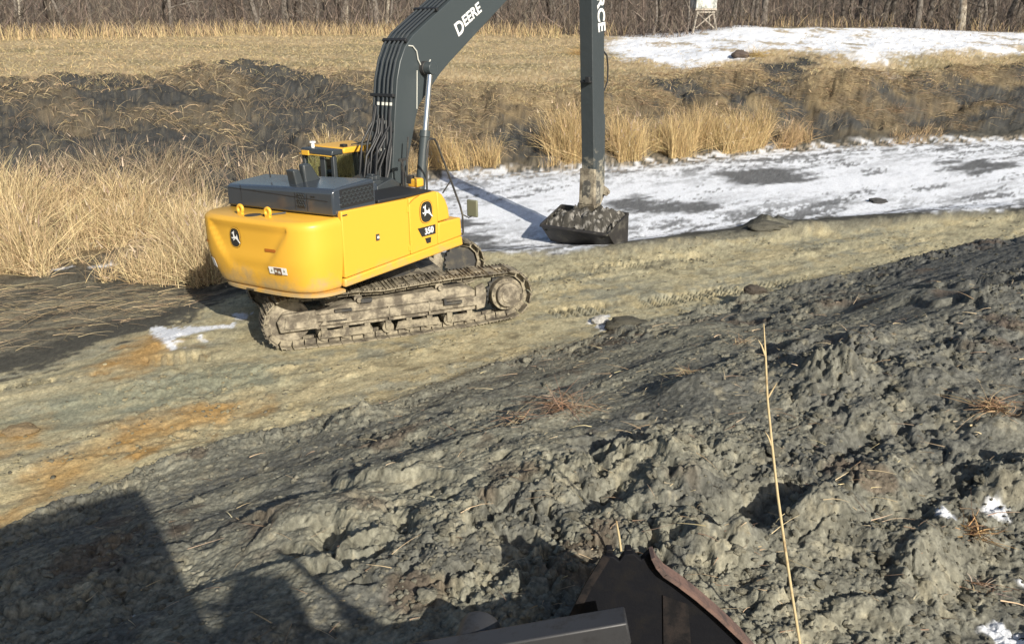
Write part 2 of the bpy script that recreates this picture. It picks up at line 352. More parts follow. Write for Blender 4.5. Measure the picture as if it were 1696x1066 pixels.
def terrain(x, y):
    z, rc, r, az = base_z(x, y, True); s = sdist(x, y); d = toe(x, y)-s
    u = x*.832+y*.555                                       # along the bench
    # foreground bank
    bank = sstep(-.15, .5, d); mask = bank > 0.001
    z = z.copy(); rough = np.zeros_like(z)
    i = np.where(mask)[0]
    if len(i):
        X, Y, U, S, b = x[i], y[i], u[i], s[i], bank[i]
        wx = X+.10*fbm(X*4, Y*4, 3, 31); wy = Y+.10*fbm(X*4+9, Y*4, 3, 32)
        stripes = fbm(U*.16, S*1.25, 3, 41)
        sm = np.zeros_like(X)
        for p in SMOOTH: sm = np.maximum(sm, sstep(.35, -.35, poly_sd(wx, wy, p)+.25*fbm(X*1.5, Y*1.5, 3, 46)))
        ro = np.clip(.38+.75*stripes+.45*fbm(X*.5, Y*.5, 2, 44)+.04*sstep(-1, 5, X)-.06, .12, .95)*(1-.82*sm)
        hz = .11*fbm(X*.45, Y*.45, 3, 50)+.05*fbm(U*.4, S*2.4, 3, 52)
        hz += ro*(.072*clods(wx, wy, .55, 61, .40)+.052*clods(wx, wy, .26, 71, .5)+.038*clods(wx, wy, .12, 81, .6)+.020*clods(wx, wy, .06, 86, .7))
        t1 = S*.95+.75*fbm(U*.30, S*.45, 3, 93)+.22*fbm(X*2, Y*2, 3, 94); f1 = t1-np.floor(t1); a1 = np.clip(.15+1.1*fbm(U*.35, S*.8, 2, 96), 0, 1)
        hz += a1*.15*sstep(0, .80, f1)*(1-sstep(.84, .97, f1))
        t2 = U*.55+.9*fbm(U*.4, S*.5, 3, 193)+.25*fbm(X*2.3, Y*2.3, 3, 194); f2 = t2-np.floor(t2); a2 = np.clip(1.2*fbm(U*.4+7, S*.6, 2, 196), 0, 1)
        hz += a2*.13*(1-sstep(.10, 1.0, f2))*sstep(0, .07, f2)
        rd = 1-np.abs(fbm(X*2.2, Y*2.2, 4, 91)); hz -= ro*.16*np.clip(rd-.90, 0, 1)/.10*.7
        hz += ro*(.060*fbm(X*7, Y*7, 4, 95, .62)+.050*(np.abs(fbm(wx*5, wy*5, 4, 101, .6))-.2)-.035*np.clip(1-np.abs(fbm(X*9, Y*9, 3, 103))/.12, 0, 1))+.013*fbm(X*26, Y*26, 3, 97)
        z[i] += b*hz; rough[i] = ro*b
        # rough lip where the bank was dumped on the bench
        z[i] += .13*np.exp(-((d[i]-.35)/.3)**2)*(.3+1.1*fbm(U*.6, S*.4, 3, 99)).clip(0, 1.3)
    # bench: ruts and dried flakes
    bm_ = (1-bank)*(1-sstep(rc[0]-.6, rc[0]+.2, r))*(np.abs(az) < 1.4); i = np.where(bm_ > .01)[0]
    if len(i):
        X, Y, U, S, b = x[i], y[i], u[i], s[i], bm_[i]
        q = RL.T @ np.stack([X-M0[0], Y-M0[1], np.zeros_like(X)]); q = q[:2]
        und = sstep(.0, .7, np.maximum(np.abs(q[0])-2.6, np.abs(q[1])-1.7))
        fl = sstep(-.1, .35, fbm(U*.3, S*1.3, 3, 123)); hb = .045*fbm(U*.5, S*1.6, 4, 110)+.024*fbm(X*3, Y*3, 4, 115)+.014*(np.abs(fbm(U*2.2, S*6, 4, 126, .6))-.2)+fl*(.035*clods(X, Y, .3, 120, .4)+.025*clods(X, Y, .14, 121, .5)+.03*(np.abs(fbm(X*6, Y*6, 3, 124))))
        for yy in (-1.32, 1.32):
            tr_ = sstep(.34, .27, np.abs(q[1]-yy+.12*np.sin(q[0]*.35)))*und*sstep(11, 6, np.abs(q[0]))*sstep(-.25, .15, fbm(X*.7, Y*.7, 3, 128))
            hb = hb-tr_*(.045+.030*np.sign(np.sin(q[0]*2*np.pi/.20)))
        z[i] += b*(hb*(.25+.75*und)-.012)
    # channel edge and bank
    fm = sstep(rc[0]-.3, rc[0]+.6, r)*(np.abs(az) < 1.4); i = np.where(fm > .01)[0]
    if len(i):
        X, Y, f_ = x[i], y[i], fm[i]
        k2, k3, k4, k6 = rc[2][i], rc[3][i], rc[4][i], rc[6][i]
        on = sstep(k2-.4, k3, r[i]); bk = on*(1-sstep(k4-1, k4+3, r[i]))
        hz = .02*fbm(X*1.2, Y*1.2, 4, 130)+.012*fbm(X*5, Y*5, 3, 133)
        hz += on*(.10*fbm(X*.8, Y*.8, 4, 136)+.04*fbm(X*3, Y*3, 3, 139))
        hz += bk*(.50*fbm(X*.32, Y*.32, 4, 140)+.34*clods(X+.3*fbm(X, Y, 2, 3), Y, 1.5, 145, .5)+.16*clods(X, Y, .6, 146, .5)+.16*fbm(X*2, Y*2, 4, 147, .6))
        hz *= 1-.75*sstep(k6-4, k6, r[i])
        z[i] += f_*hz
    berm = np.exp(-((r-rc[0]+.35)/.45)**2)*sstep(.02, .12, az)*(np.abs(az) < 1.2); i = np.where(berm > .01)[0]
    if len(i): z[i] += berm[i]*(.16*np.clip(.35+1.3*fbm(x[i]*.5, y[i]*.5, 3, 160), 0, 1.2)+.05*fbm(x[i]*4, y[i]*4, 3, 161))
    for (p, sz, h, el) in DENTS_W:
        dx, dy = x-p[0], y-p[1]; ca, sa = math.cos(el+.6), math.sin(el+.6)
        a = (dx*ca+dy*sa)/sz; b2 = (-dx*sa+dy*ca)/(sz*.42); q = a*a+b2*b2
        k = q < 6; z[k] += h*np.exp(-q[k]**1.5)
    for (p, sz, h) in LUMPS_W:
        q = ((x-p[0])**2+(y-p[1])**2)/sz**2; k = q < 5
        if k.any(): z[k] += h*np.exp(-q[k]**1.3)*(1+.6*fbm(x[k]*3.5, y[k]*3.5, 3, 77))
    return z, rough, d, u, rc, r, az
DENTS_W = [(at(*p), s_, h, e) for p, s_, h, e in DENTS]
_r = random.Random(21)
DENTS_W += [(at(_r.uniform(430, 1250), _r.uniform(690, 960)), _r.uniform(.05, .14), -_r.uniform(.05, .10), _r.uniform(0, 3.1)) for _ in range(110)]
LUMPS_W = [(at(*p), s_, h) for p, s_, h in LUMPS]
def zat(x, y): return terrain(np.array([float(x)]), np.array([float(y)]))[0][0]

def mixc(c, k, w): return c*(1-w[:, None])+np.asarray(k)*w[:, None]
def dark_mask(wx, wy, n2, n4):
    dk = np.zeros(len(wx))
    for p in DARK: dk = np.maximum(dk, sstep(.55, -.45, poly_sd(wx, wy, p)+.7*n2+.4*n4))
    return dk*(1-.75*sstep(1, 5, wx)*sstep(.0, .35, fbm(wx*.55, wy*.8, 3, 290)+.3*n2))
def ground_colour(x, y, z, rough, d, u, rc, r, az):
    s = sdist(x, y); n = len(x); y0_ = y; y = y+1.1*np.where(r > rc[2], z, 0)
    wx = x+.35*fbm(x*1.1, y*1.1, 3, 201)+.08*fbm(x*6, y*6, 2, 202); wy = y0_+.35*fbm(x*1.1+5, y*1.1, 3, 203)+.08*fbm(x*6, y*6+3, 2, 204)
    n1 = fbm(x*.5, y*.5, 4, 210); n2 = fbm(x*2.5, y*2.5, 4, 215); n3 = fbm(u*.35, s*2.2, 4, 220); n4 = fbm(x*9, y*9, 3, 225)
    wet = np.zeros(n)
    # bench: yellowish dried silt
    c = np.tile(np.array([.425, .385, .25]), (n, 1))
    c = mixc(c, (.30, .29, .215), sstep(-.1, .5, n3)); c = mixc(c, (.42, .355, .205), sstep(.12, .5, n2+.5*n3)*.75)
    c = mixc(c, (.155, .135, .085), sstep(.2, .6, -n2-.3*n3)*.6)
    n5 = fbm(u*1.1, s*5, 4, 228); c = mixc(c, (.50, .435, .27), sstep(.12, .42, n5+.35*n4)*.65); c = mixc(c, (.17, .16, .12), sstep(.18, .5, -n5-.25*n4)*.36)
    toe_ = sstep(3.2, .2, -d)*sstep(5.5, -2.5, u); c = mixc(c, (.52, .43, .23), toe_*sstep(-.25, .3, n5+.6*n2)*.75); c = mixc(c, (.47, .27, .075), toe_*sstep(.5, -2.5, u)*sstep(.0, .4, n2+.6*n5)*.8)
    bm2 = sstep(1.1, .2, rc[0]-r)*sstep(.0, .12, az); c = mixc(c, (.15, .145, .115), bm2*.85)
    c = mixc(c, (.255, .270, .200), sstep(.5, -.6, poly_sd(wx, wy, TEAL)+.5*n5)*.75)
    c = mixc(c, (.50, .42, .25), sstep(.25, .6, n4)*.45*sstep(-.2, .4, n2))
    for p in ORANGE: c = mixc(c, (.46, .27, .085), sstep(.55, -.45, poly_sd(wx, wy, p)+.55*n2+.3*n5)*.75)
    c = mixc(c, (.46, .33, .12), sstep(.1, .5, n2)*sstep(-6.0, -7.5, u)*.0+.0*n1)
    # beyond the bench: wet margin
    far = sstep(rc[0]-.15, rc[0]+.3, r+.6*n2+.7*n5+.3*n4); c = mixc(c, (.085, .082, .068), far)
    wl = sstep(.35, -.35, poly_sd(wx, wy, WETL)+.5*n2+.9*n5+.35*n4); c = mixc(c, (.115, .108, .086), wl*.85); c = mixc(c, (.24, .215, .15), wl*sstep(-.15, .35, n5+.5*n3+.3*n4)*.8); c = mixc(c, (.05, .047, .04), wl*sstep(.1, .4, -n5+.4*n2)*.6); wet += wl*.55*sstep(.3, -.3, n2)
    # bank and field behind
    on = sstep(rc[2]-.2, rc[3], r+.4*n2)
    st = np.tile(np.array([.22, .17, .10]), (n, 1)); st = mixc(st, (.135, .108, .072), sstep(-.25, .35, n2+.3*n4)); st = mixc(st, (.34, .265, .15), sstep(.1, .5, -n1)*.8)
    k4 = rc[4]; fieldw = sstep(k4-1.5, k4+2, r)
    fc = np.tile(np.array([.37, .285, .17]), (n, 1)); fc = mixc(fc, (.24, .20, .115), sstep(-.2, .5, fbm(x*.25, y*.6, 4, 230))); fc = mixc(fc, (.46, .38, .24), sstep(.1, .5, n4))
    st = st*(1-fieldw[:, None])+fc*fieldw[:, None]
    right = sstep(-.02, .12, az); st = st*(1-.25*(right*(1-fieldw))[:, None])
    dk = dark_mask(wx, wy, n2, n4)
    dk = np.maximum(dk, sstep(.28, .55, n1+.4*n2)*(1-fieldw)*.7)
    lb = (1-fieldw)*sstep(.02, -.10, az)*sstep(rc[3]-.5, rc[3]+1.5, r); dk = np.maximum(dk, lb*.85*sstep(.45, -.25, n1*.6+.5*n2))
    dc = np.tile(np.array([.050, .051, .050]), (n, 1)); dc = mixc(dc, (.095, .088, .072), sstep(.0, .5, n4+.5*n2))
    st = st*(1-dk[:, None])+dc*dk[:, None]
    wood = sstep(-1.5, 2., r-rc[6]+1.5*n1); st = st*(1-wood[:, None])+mixc(np.tile(np.array([.13, .10, .075]), (n, 1)), (.06, .05, .042), sstep(-.2, .4, n2))*wood[:, None]
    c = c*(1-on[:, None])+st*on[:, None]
    # foreground mud
    mud = np.tile(np.array([.215, .210, .165]), (n, 1))
    mud = mixc(mud, (.27, .258, .195), sstep(-.05, .5, n2+.35*n1)*.7); mud = mixc(mud, (.115, .116, .104), sstep(-.05, .45, n3-.25*n2)*.75)
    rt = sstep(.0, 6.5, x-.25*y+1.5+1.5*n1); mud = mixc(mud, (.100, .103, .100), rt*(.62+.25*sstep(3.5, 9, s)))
    mud = mixc(mud, (.32, .29, .205), sstep(.26, .55, n4+.5*n2+.3*n3)*.5*(1-.5*rt)); mud = mixc(mud, (.12, .085, .06), sstep(.35, .6, fbm(x*1.3, y*1.3, 3, 240))*.6)
    bank = sstep(-.08, .18, d+.10*n2+.06*n4); c = c*(1-bank[:, None])+mud*bank[:, None]
    wet += bank*sstep(.2, .5, n3)*.12
    # snow
    sn = sstep(.25, -.25, poly_sd(wx, wy, SNOW)+.28*n2+.15*n4); gap = sstep(.30, .52, fbm(u*.35, s*2.0, 5, 250, .6)+.40*n4+.14*sstep(.12, .4, az)-.10); sn *= 1-gap*.85; sn *= 1-.25*sstep(.1, .5, fbm(u*.9, s*4, 4, 252))
    edge = sstep(-4.5, -.2, poly_sd(x, y0_, SNOW)); sn *= 1-edge*sstep(-.12, .35, fbm(u*1.0, s*3, 5, 255, .65)+.25*n4)*.95
    ig = np.zeros(n)
    for p in ICEGREY: ig = np.maximum(ig, sstep(.45, -.3, poly_sd(wx, wy, p)+1.3*fbm(u*.5, s*2.4, 4, 253)))
    iced = sstep(.4, -.4, poly_sd(wx, wy, SNOW)); c = mixc(c, (.155, .16, .165), iced*.9); wet += iced*.45
    sn *= 1-ig
    mo = sstep(1.0, -1.4, poly_sd(x+1.2*n1+.5*n2, y0_+2.2*n1+.9*n2, MOUND)+1.2*fbm(x*.45, y*.16, 4, 260)+1.1*n4); sn = np.maximum(sn, mo*(1-sstep(.14, .40, fbm(x*.9, y*.4, 5, 262, .6)+.25*n4)*.85))
    for p in SNOWPATCH: sn = np.maximum(sn, sstep(.02, -.12, poly_sd(x+.12*n2, y0_+.12*n4, p)+.16*n4+.10*n2)*.95)
    # dustings on the far bank and in the mud at the right
    sn = np.maximum(sn, .0*on*sstep(.0, .10, az)*sstep(.56, .62, fbm(x*1.3, y*.6, 4, 270)+.35*n4)*.8)
    rs = sstep(5.2, 6.4, x+.8*n1)*(y < 9.5)*(x > 2.6)
    for p, rad in ((at(1645, 850), .12), (at(1560, 870), .06), (at(1665, 1058), .12), (at(1692, 962), .07), (at(205, 1025), .06)):
        sn = np.maximum(sn, sstep(1.1, .5, np.hypot(x-p[0], y0_-p[1])/rad+.8*n4+.5*n2)*.9)
    n6 = fbm(x*24, y*24, 3, 280, .7); n7 = fbm(u*5, s*14, 3, 282, .65); c = c*(1+np.clip(.40*n6*(1+.5*bank)+.34*n7*(.25+.75*np.maximum(bank, sstep(-.1, .4, n1+.4*n3))), -.55, .8))[:, None]
    mg = sstep(-1.6, -.4, r-rc[2])*sstep(1.0, .3, r-rc[2])*sstep(-.16, -.06, az)*(1-bank); c = mixc(c, (.40, .34, .26), mg*sstep(-.2, .3, n7+n4)*.8); sn = np.maximum(sn, mg*sstep(.05, .35, fbm(x*3, y*3, 3, 284))*.8)
    c = mixc(c, (.80, .83, .88), sn); wet *= 1-sn
    return c, np.clip(wet, 0, 1)

def make_ground():
    fine = np.arange(-R(36), R(36), R(.075)); side = np.concatenate([np.arange(R(36), R(56), R(.16)), np.arange(R(56), R(75), R(.8)), np.arange(R(75), R(180), R(3))])
    th = np.concatenate([-side[::-1], fine, side]); rs = [.4]
    while rs[-1] < 3.9: rs.append(rs[-1]+.12)
    while rs[-1] < 75: rs.append(rs[-1]+float(np.clip(rs[-1]**2/(4.6*906)*1.1, .0105, .30)))
    while rs[-1] < 1500: rs.append(rs[-1]*1.06)
    r = np.array(rs); T, Rr = np.meshgrid(th, r); x = (Rr*np.sin(T)).ravel(); y = (Rr*np.cos(T)).ravel()
    z, rough, d, u, rc, rad, az = terrain(x, y)
    c, wet = ground_colour(x, y, z, rough, d, u, rc, rad, az)
    nr, ntv = T.shape; I = np.arange(nr*ntv).reshape(nr, ntv)
    A, B, C_, D = I[:-1, :-1], I[:-1, 1:], I[1:, 1:], I[1:, :-1]
    Fq = np.stack([A, D, C_, B], -1).reshape(-1, 4)
    # close the seam behind the camera
    seam = np.stack([I[:-1, -1], I[1:, -1], I[1:, 0], I[:-1, 0]], -1)
    Fq = np.concatenate([Fq, seam])
    o = np_mesh('ground', np.stack([x, y, z], 1), Fq, M['ground'], c, smooth=True, extra={'wet': wet}); tag(o, kind='structure')
    return o
make_ground()

# ------------------------------------------------------------------ the excavator
TU = Matrix.Rotation(PSI, 4, 'Z')            # upper frame -> machine frame
def text_mesh(name, s, size, m, parent, origin, ux, uy, T=None, thick=.004, bold=.012, squash=1.0):
    cu = bpy.data.curves.new(name, 'FONT'); cu.body = s; cu.size = size; cu.extrude = thick; cu.offset = bold*size; cu.resolution_u = 4
    o = bpy.data.objects.new(name, cu); COL.objects.link(o); dg = bpy.context.evaluated_depsgraph_get(); dg.update()
    me = bpy.data.meshes.new_from_object(o.evaluated_get(dg)); bpy.data.objects.remove(o); bpy.data.curves.remove(cu)
    ux = Vector(ux).normalized(); uy = Vector(uy).normalized(); n = ux.cross(uy); O = Vector(origin)
    for v in me.vertices:
        p = O+ux*v.co.x*squash+uy*v.co.y+n*v.co.z; v.co = (T @ p) if T is not None else p
    me.materials.clear(); me.materials.append(m); me.name = name
    o = bpy.data.objects.new(name, me); COL.objects.link(o); o.parent = parent; return o
def flat_poly(mb, pts, O, ux, uy, thick):
    ux = Vector(ux).normalized(); uy = Vector(uy).normalized(); n = ux.cross(uy); O = Vector(O); k = len(pts)
    a = [O+ux*p[0]+uy*p[1] for p in pts]; b = [v+n*thick for v in a]
    mb.add(a+b, [tuple(range(k))[::-1], tuple(range(k, 2*k))]+[(i, (i+1) % k, (i+1) % k+k, i+k) for i in range(k)]); return mb
def oval(w, h, n=32, e=2.6):
    return [(w*abs(math.cos(t))**(2/e)*(1 if math.cos(t) >= 0 else -1), h*abs(math.sin(t))**(2/e)*(1 if math.sin(t) >= 0 else -1)) for t in [2*math.pi*i/n for i in range(n)]]
DEER = [(-.30, .60), (-.18, .52), (-.14, .66), (-.06, .70), (-.09, .50), (-.10, .30), (-.02, .14), (.24, .10), (.33, .20), (.36, .34), (.42, .12), (.50, -.10), (.66, -.34), (.86, -.56), (.74, -.58), (.50, -.36), (.32, -.20), (.10, -.12), (-.06, -.12),
        (-.12, -.28), (-.28, -.36), (-.30, -.29), (-.20, -.20), (-.22, -.10), (-.42, -.16), (-.56, -.04), (-.52, .02), (-.40, -.05), (-.26, .02), (-.24, .20), (-.26, .38), (-.44, .40), (-.46, .47)]
def emblem(parent, O, ux, uy, h, T):
    n = Vector(ux).normalized().cross(Vector(uy).normalized()); w = h*.80; O = Vector(O)
    b = MB(); flat_poly(b, oval(w*1.16, h*1.12), O, ux, uy, .004); e = b.build('emblem', M['decalblack'], parent, T, smooth=0)
    b = MB(); flat_poly(b, oval(w*1.11, h*1.08), O+n*.004, ux, uy, .003); b.build('emblem_ring', M['yellow2'], e, T, smooth=0)
    b = MB(); flat_poly(b, oval(w, h), O+n*.007, ux, uy, .003); b.build('emblem_field', M['decalblack'], e, T, smooth=0)
    b = MB(); flat_poly(b, [(x*h*1.02, y*h*1.02) for x, y in DEER], O+n*.010, ux, uy, .003); b.build('emblem_deer', M['white'], e, T, smooth=0)
    return e

def make_track(root, sgn):
    """one crawler: y = sgn*1.32; sprocket towards +X"""
    y0, y1 = sgn*1.32-.30, sgn*1.32+.30; yc = sgn*1.32; out = sgn
    S, I_ = (2.08, .53), (-1.95, .47); rs_, ri = .40, .40
    pts = []
    for k in range(19):                       # around the sprocket, bottom to top
        a = -math.pi/2+math.pi*k/18; pts.append((S[0]+rs_*math.cos(a), S[1]+rs_*math.sin(a)))
    for x, z in ((1.5, .925), (.95, .92), (.3, .885), (-.3, .845), (-.75, .875), (-1.25, .87), (-1.6, .865)): pts.append((x, z))
    for k in range(19):
        a = math.pi/2+math.pi*k/18; pts.append((I_[0]+ri*math.cos(a), I_[1]+ri*math.sin(a)))
    for x, z in ((-1.5, .055), (-.6, .045), (.5, .05), (1.3, .07), (1.8, .11)): pts.append((x, z))
    P = np.array(pts+[pts[0]]); seg = np.hypot(*(P[1:]-P[:-1]).T); cum = np.concatenate([[0], np.cumsum(seg)])
    t = empty('track'); t.parent = root
    nsh = 50; sh = MB(); ln = MB(); lp = cum[-1]/nsh; rg = random.Random(5)
    for k in range(nsh):
        a = (k+.5)*lp; p = np.array([np.interp(a-.02, cum, P[:, j]) for j in (0, 1)]); q = np.array([np.interp(a+.02, cum, P[:, j]) for j in (0, 1)])
        c = (p+q)/2; tg = (q-p)/np.linalg.norm(q-p); nrm = np.array([tg[1], -tg[0]])
        rot = Matrix((( tg[0], 0, nrm[0]), (0, 1, 0), (tg[1], 0, nrm[1])))
        cc = c+nrm*.045; sh.box((cc[0], yc, cc[1]), (lp*.96, .60, .022), rot)
        for o_ in (-.075, 0, .07):
            g = c+nrm*.068+tg*o_; sh.box((g[0], yc, g[1]), (.016, .60, .030), rot)
        for yy in (yc-.10, yc+.10): g = c-nrm*.01; ln.box((g[0], yy, g[1]), (lp*.9, .05, .095), rot)
        # caked mud between the grousers
        if rg.random() < .8:
            g = c+nrm*.062; sh.box((g[0], yc+rg.uniform(-.12, .12), g[1]), (lp*.8, rg.uniform(.15, .5), rg.uniform(.02, .05)), rot)
    belt = sh.build('track_belt', M['shoe'], t, bevel=.006, seg=1); ln.build('track_chain', M['shoe'], t)
    f = MB(); fy = yc+out*.30
    prof = [(-1.52, .28), (1.48, .30), (1.48, .66), (1.2, .78), (-.2, .72), (-.9, .70), (-1.25, .62), (-1.52, .60)]
    f.prism(prof, yc-.17, yc+.17)
    # lower rail proud of the frame on the outside, and the sloped ledge above it
    f.prism([(-1.45, .36), (1.47, .40), (1.47, .57), (-1.30, .53)], yc+out*.18, yc+out*.245)
    f.prism([(-1.3, .545), (1.40, .585), (1.3, .63), (-1.15, .585)], yc+out*.18, yc+out*.21)
    for xx in (-1.5, -.2, .55, 1.47): f.box((xx, yc+out*.2, .45), (.035, .09, .26))
    f.build('track_frame', M['mudsteel'], t, bevel=.012)
    b = MB(); b.box((.98, yc+out*.29, .52), (.34, .07, .05)); b.box((.83, yc+out*.27, .555), (.045, .1, .09)); b.build('step', M['dark'], t)
    b = MB(); b.box((-1.02, yc+out*.22, .60), (.30, .07, .04)); b.box((-.60, yc+out*.22, .735), (.2, .07, .07)); b.box((-1.15, yc+out*.235, .43), (.36, .02, .03)); b.build('bracket', M['dark'], t)
    # idler with its yoke block
    b = MB(); b.cyl((I_[0], yc-.10, I_[1]), (I_[0], yc+.10, I_[1]), .385, 40); b.cyl((I_[0], yc-.16, I_[1]), (I_[0], yc+.16, I_[1]), .20, 24)
    b.build('idler', M['mudsteel'], t, bevel=.02)
    b = MB(); b.prism([(-2.13, .32), (-1.5, .33), (-1.5, .66), (-2.08, .64), (-2.17, .52)], yc+out*.17, yc+out*.25)
    b.prism([(-2.06, .37), (-1.62, .37), (-1.62, .60), (-2.03, .59)], yc+out*.25, yc+out*.275); b.box((-1.3, yc+out*.19, .5), (.5, .1, .12))
    b.build('idler_yoke', M['mudsteel'], t, bevel=.02)
    # sprocket and final drive
    b = MB(); n = 21; ring = []
    for k in range(n*2):
        a = math.pi*k/n; rr = .375 if k % 2 else .33; ring.append((S[0]+rr*math.cos(a), S[1]+rr*math.sin(a)))
    b.prism(ring, yc-.04, yc+.04); b.build('sprocket', M['dark'], t)
    b = MB(); b.cyl((S[0], yc-out*.03, S[1]), (S[0], yc+out*.20, S[1]), .31, 40); b.build('drive_drum', M['shoe'], t, bevel=.008); b = MB(); b.cyl((S[0], yc+out*.20, S[1]), (S[0], yc+out*.29, S[1]), .235, 40, .225)
    b.cyl((S[0], yc+out*.29, S[1]), (S[0], yc+out*.31, S[1]), .15, 24, .14)
    for k in range(12):
        a = 2*math.pi*k/12; cx, cz = S[0]+.272*math.cos(a), S[1]+.272*math.sin(a); b.cyl((cx, yc+out*.2, cz), (cx, yc+out*.215, cz), .018, 8)
    b.build('final_drive', M['mudsteel'], t, bevel=.008)
    b = MB(); b.prism([(1.45, .30), (1.62, .34), (1.66, .6), (1.60, .80), (1.45, .74)], yc-.15, yc+out*.235); b.build('drive_guard', M['mudsteel'], t, bevel=.01)
    for k in range(8):
        x = -1.38+k*.385
        b = MB(); b.cyl((x, yc-.19, .175), (x, yc+.19, .175), .105, 20); b.cyl((x, yc-.22, .175), (x, yc+.22, .175), .05, 12); b.box((x, yc+out*.21, .25), (.10, .05, .13)); b.build('track_roller', M['shoe'], t)
    for x in (-.72, .78):
        b = MB(); zc = .80 if x > 0 else .75; b.cyl((x, yc-.12, zc), (x, yc+.20, zc), .075, 18); b.cyl((x, yc+out*.2, zc), (x, yc+out*.235, zc), .05, 12); b.box((x+.02, yc, zc-.09), (.09, .2, .12)); b.build('carrier_roller', M['mudsteel'], t)
    for x0, x1 in ((-1.45, -.55), (-.1, .75), (.95, 1.45)): MB().prism([(x0, .13), (x1, .13), (x1-.05, .27), (x0+.05, .27)], yc+out*.225, yc+out*.245).build('roller_guard', M['shoe'], t)
    return t

def blob(seed, sub=2, rough=.35, flat=.7):
    bm = bmesh.new(); bmesh.ops.create_icosphere(bm, subdivisions=sub, radius=1); V = np.array([v.co[:] for v in bm.verts]); F = np.array([[v.index for v in f.verts] for f in bm.faces]); bm.free()
    o = seed*9.7; n = fbm(V[:, 0]*1.2+o+V[:, 2]*.7, V[:, 1]*1.2-o+V[:, 2]*.9, 2, seed)+.6*fbm(V[:, 0]*3+o, V[:, 1]*3+V[:, 2]*2.5, 3, seed+5); V = V*(1+rough*n)[:, None]; V[:, 2] *= flat; return V, F
def make_excavator():
    root = empty('excavator', M0); root.rotation_euler = Matrix(RL.tolist()).to_euler()
    tag(root, 'yellow tracked excavator with charcoal hood and long black boom standing on the silt bench', 'excavator')
    make_track(root, -1); make_track(root, 1)
    b = MB(); b.box((0, 0, .66), (1.5, 2.1, .42)); b.box((1.0, 0, .62), (.5, 2.1, .3)); b.box((-1.0, 0, .62), (.5, 2.1, .3)); b.build('car_body', M['mudsteel'], root, bevel=.03)
    b = MB(); b.cyl((0, 0, .86), (0, 0, 1.3), .72, 48); b.build('swing_bearing', M['dark'], root)
    T = TU
    # --- revolving frame
    b = MB(); b.prism([(-2.2, 1.24), (-.6, 1.26), (.95, 1.38), (.95, 1.55), (-2.2, 1.5)], -.62, 1.40); b.build('main_frame', M['char'], root, T, bevel=.02)
    b = MB(); b.prism([(-2.2, 1.245), (.80, 1.395), (.775, 1.575), (-2.2, 1.385)], -1.49, -1.38); b.build('side_skirt', M['yellow'], root, T, bevel=.03, seg=3)
    b = MB(); b.prism([(-2.19, 1.40), (.76, 1.59), (.4, 1.9), (.0, 2.46), (-2.19, 2.46)], -1.40, -.62); b.build('side_house', M['char'], root, T)
    rd = MB().prism([(-2.19, 1.402), (-.635, 1.492), (-.635, 2.49), (-2.19, 2.507)], -1.49, -1.39).build('rear_door', M['yellow'], root, T, bevel=.022, seg=3)
    fd = MB().prism([(-.622, 1.493), (.090, 1.535), (.115, 1.93), (.10, 2.50), (.06, 2.52), (-.622, 2.49)], -1.493, -1.39).build('front_door', M['yellow'], root, T, bevel=.022, seg=3)
    nose = [(.128, 1.945), (.425, 1.955), (.44, 2.02), (.41, 2.18), (.35, 2.32), (.26, 2.43), (.17, 2.49), (.113, 2.505)]
    MB().prism(nose, -1.485, -.62).build('front_fender', M['yellow'], root, T, bevel=.03, seg=3)
    MB().prism([(.105, 1.537), (.768, 1.582), (.745, 1.93), (.128, 1.93)], -1.49, -.66).build('tool_box', M['yellow'], root, T, bevel=.025, seg=3)
    # top roll of the right side
    b = MB(); b.prism([(-1.30, 2.49), (.06, 2.50), (.02, 2.545), (-1.30, 2.56)], -1.44, -.62); b.build('walkway', M['black'], root, T, bevel=.02)
    b = MB(); b.box((-1.42, -1.497, 1.95), (.075, .012, .11)); l_ = b.build('latch', M['dark'], rd, T)
    b = MB(); b.box((-1.415, -1.505, 1.95), (.04, .01, .04)); b.build('latch_button', M['white'], rd, T)
    for z_ in (1.62, 2.30): MB().box((-.66, -1.496, z_), (.05, .012, .10)).build('hinge', M['yellow2'], rd, T, bevel=.004)
    MB().box((-2.12, -1.496, 2.44), (.10, .01, .02)).build('door_handle', M['dark'], rd, T)
    b = MB(); b.tube([(-.62, -1.495, 2.40), (-.50, -1.496, 2.47), (-.36, -1.495, 2.505)], .007, 6); b.build('door_seal', M['orange'], fd, T)
    ux, uy = (1, 0, 0), (0, 0, 1)
    emblem(fd, (-.20, -1.495, 2.19), ux, uy, .185, T)
    b = MB(); flat_poly(b, [(-.27, .085), (.20, .085), (.20, -.085), (-.16, -.085)], (-.17, -1.495, 1.84), ux, (.03, 0, 1), .004); bd = b.build('model_badge', M['decalblack'], fd, T, smooth=0)
    text_mesh('model_number', '350', .155, M['white'], bd, (-.26, -1.499, 1.785), (1, 0, .05), uy, T, bold=.03)
    b = MB(); flat_poly(b, [(-.085, .05), (.075, .05), (.06, -.05), (-.045, -.05)], (-.17, -1.495, 1.665), ux, uy, .004); b.build('badge_tail', M['decalblack'], fd, T, smooth=0)
    # --- counterweight: plan outlines stacked upwards
    T = TU @ Matrix(((1, 0, 0, 0), (0, 1, 0, 0), (0, -.11/2.98, 1, -.11*1.49/2.98), (0, 0, 0, 1)))
    Z = [1.235, 1.25, 1.28, 1.33, 1.42, 1.52, 1.56, 1.62, 1.68, 1.74, 1.80, 1.86, 1.94, 2.02, 2.10, 2.18, 2.26, 2.33, 2.37, 2.395, 2.41, 2.415]
    nu = 73; G = np.zeros((len(Z), nu, 3))
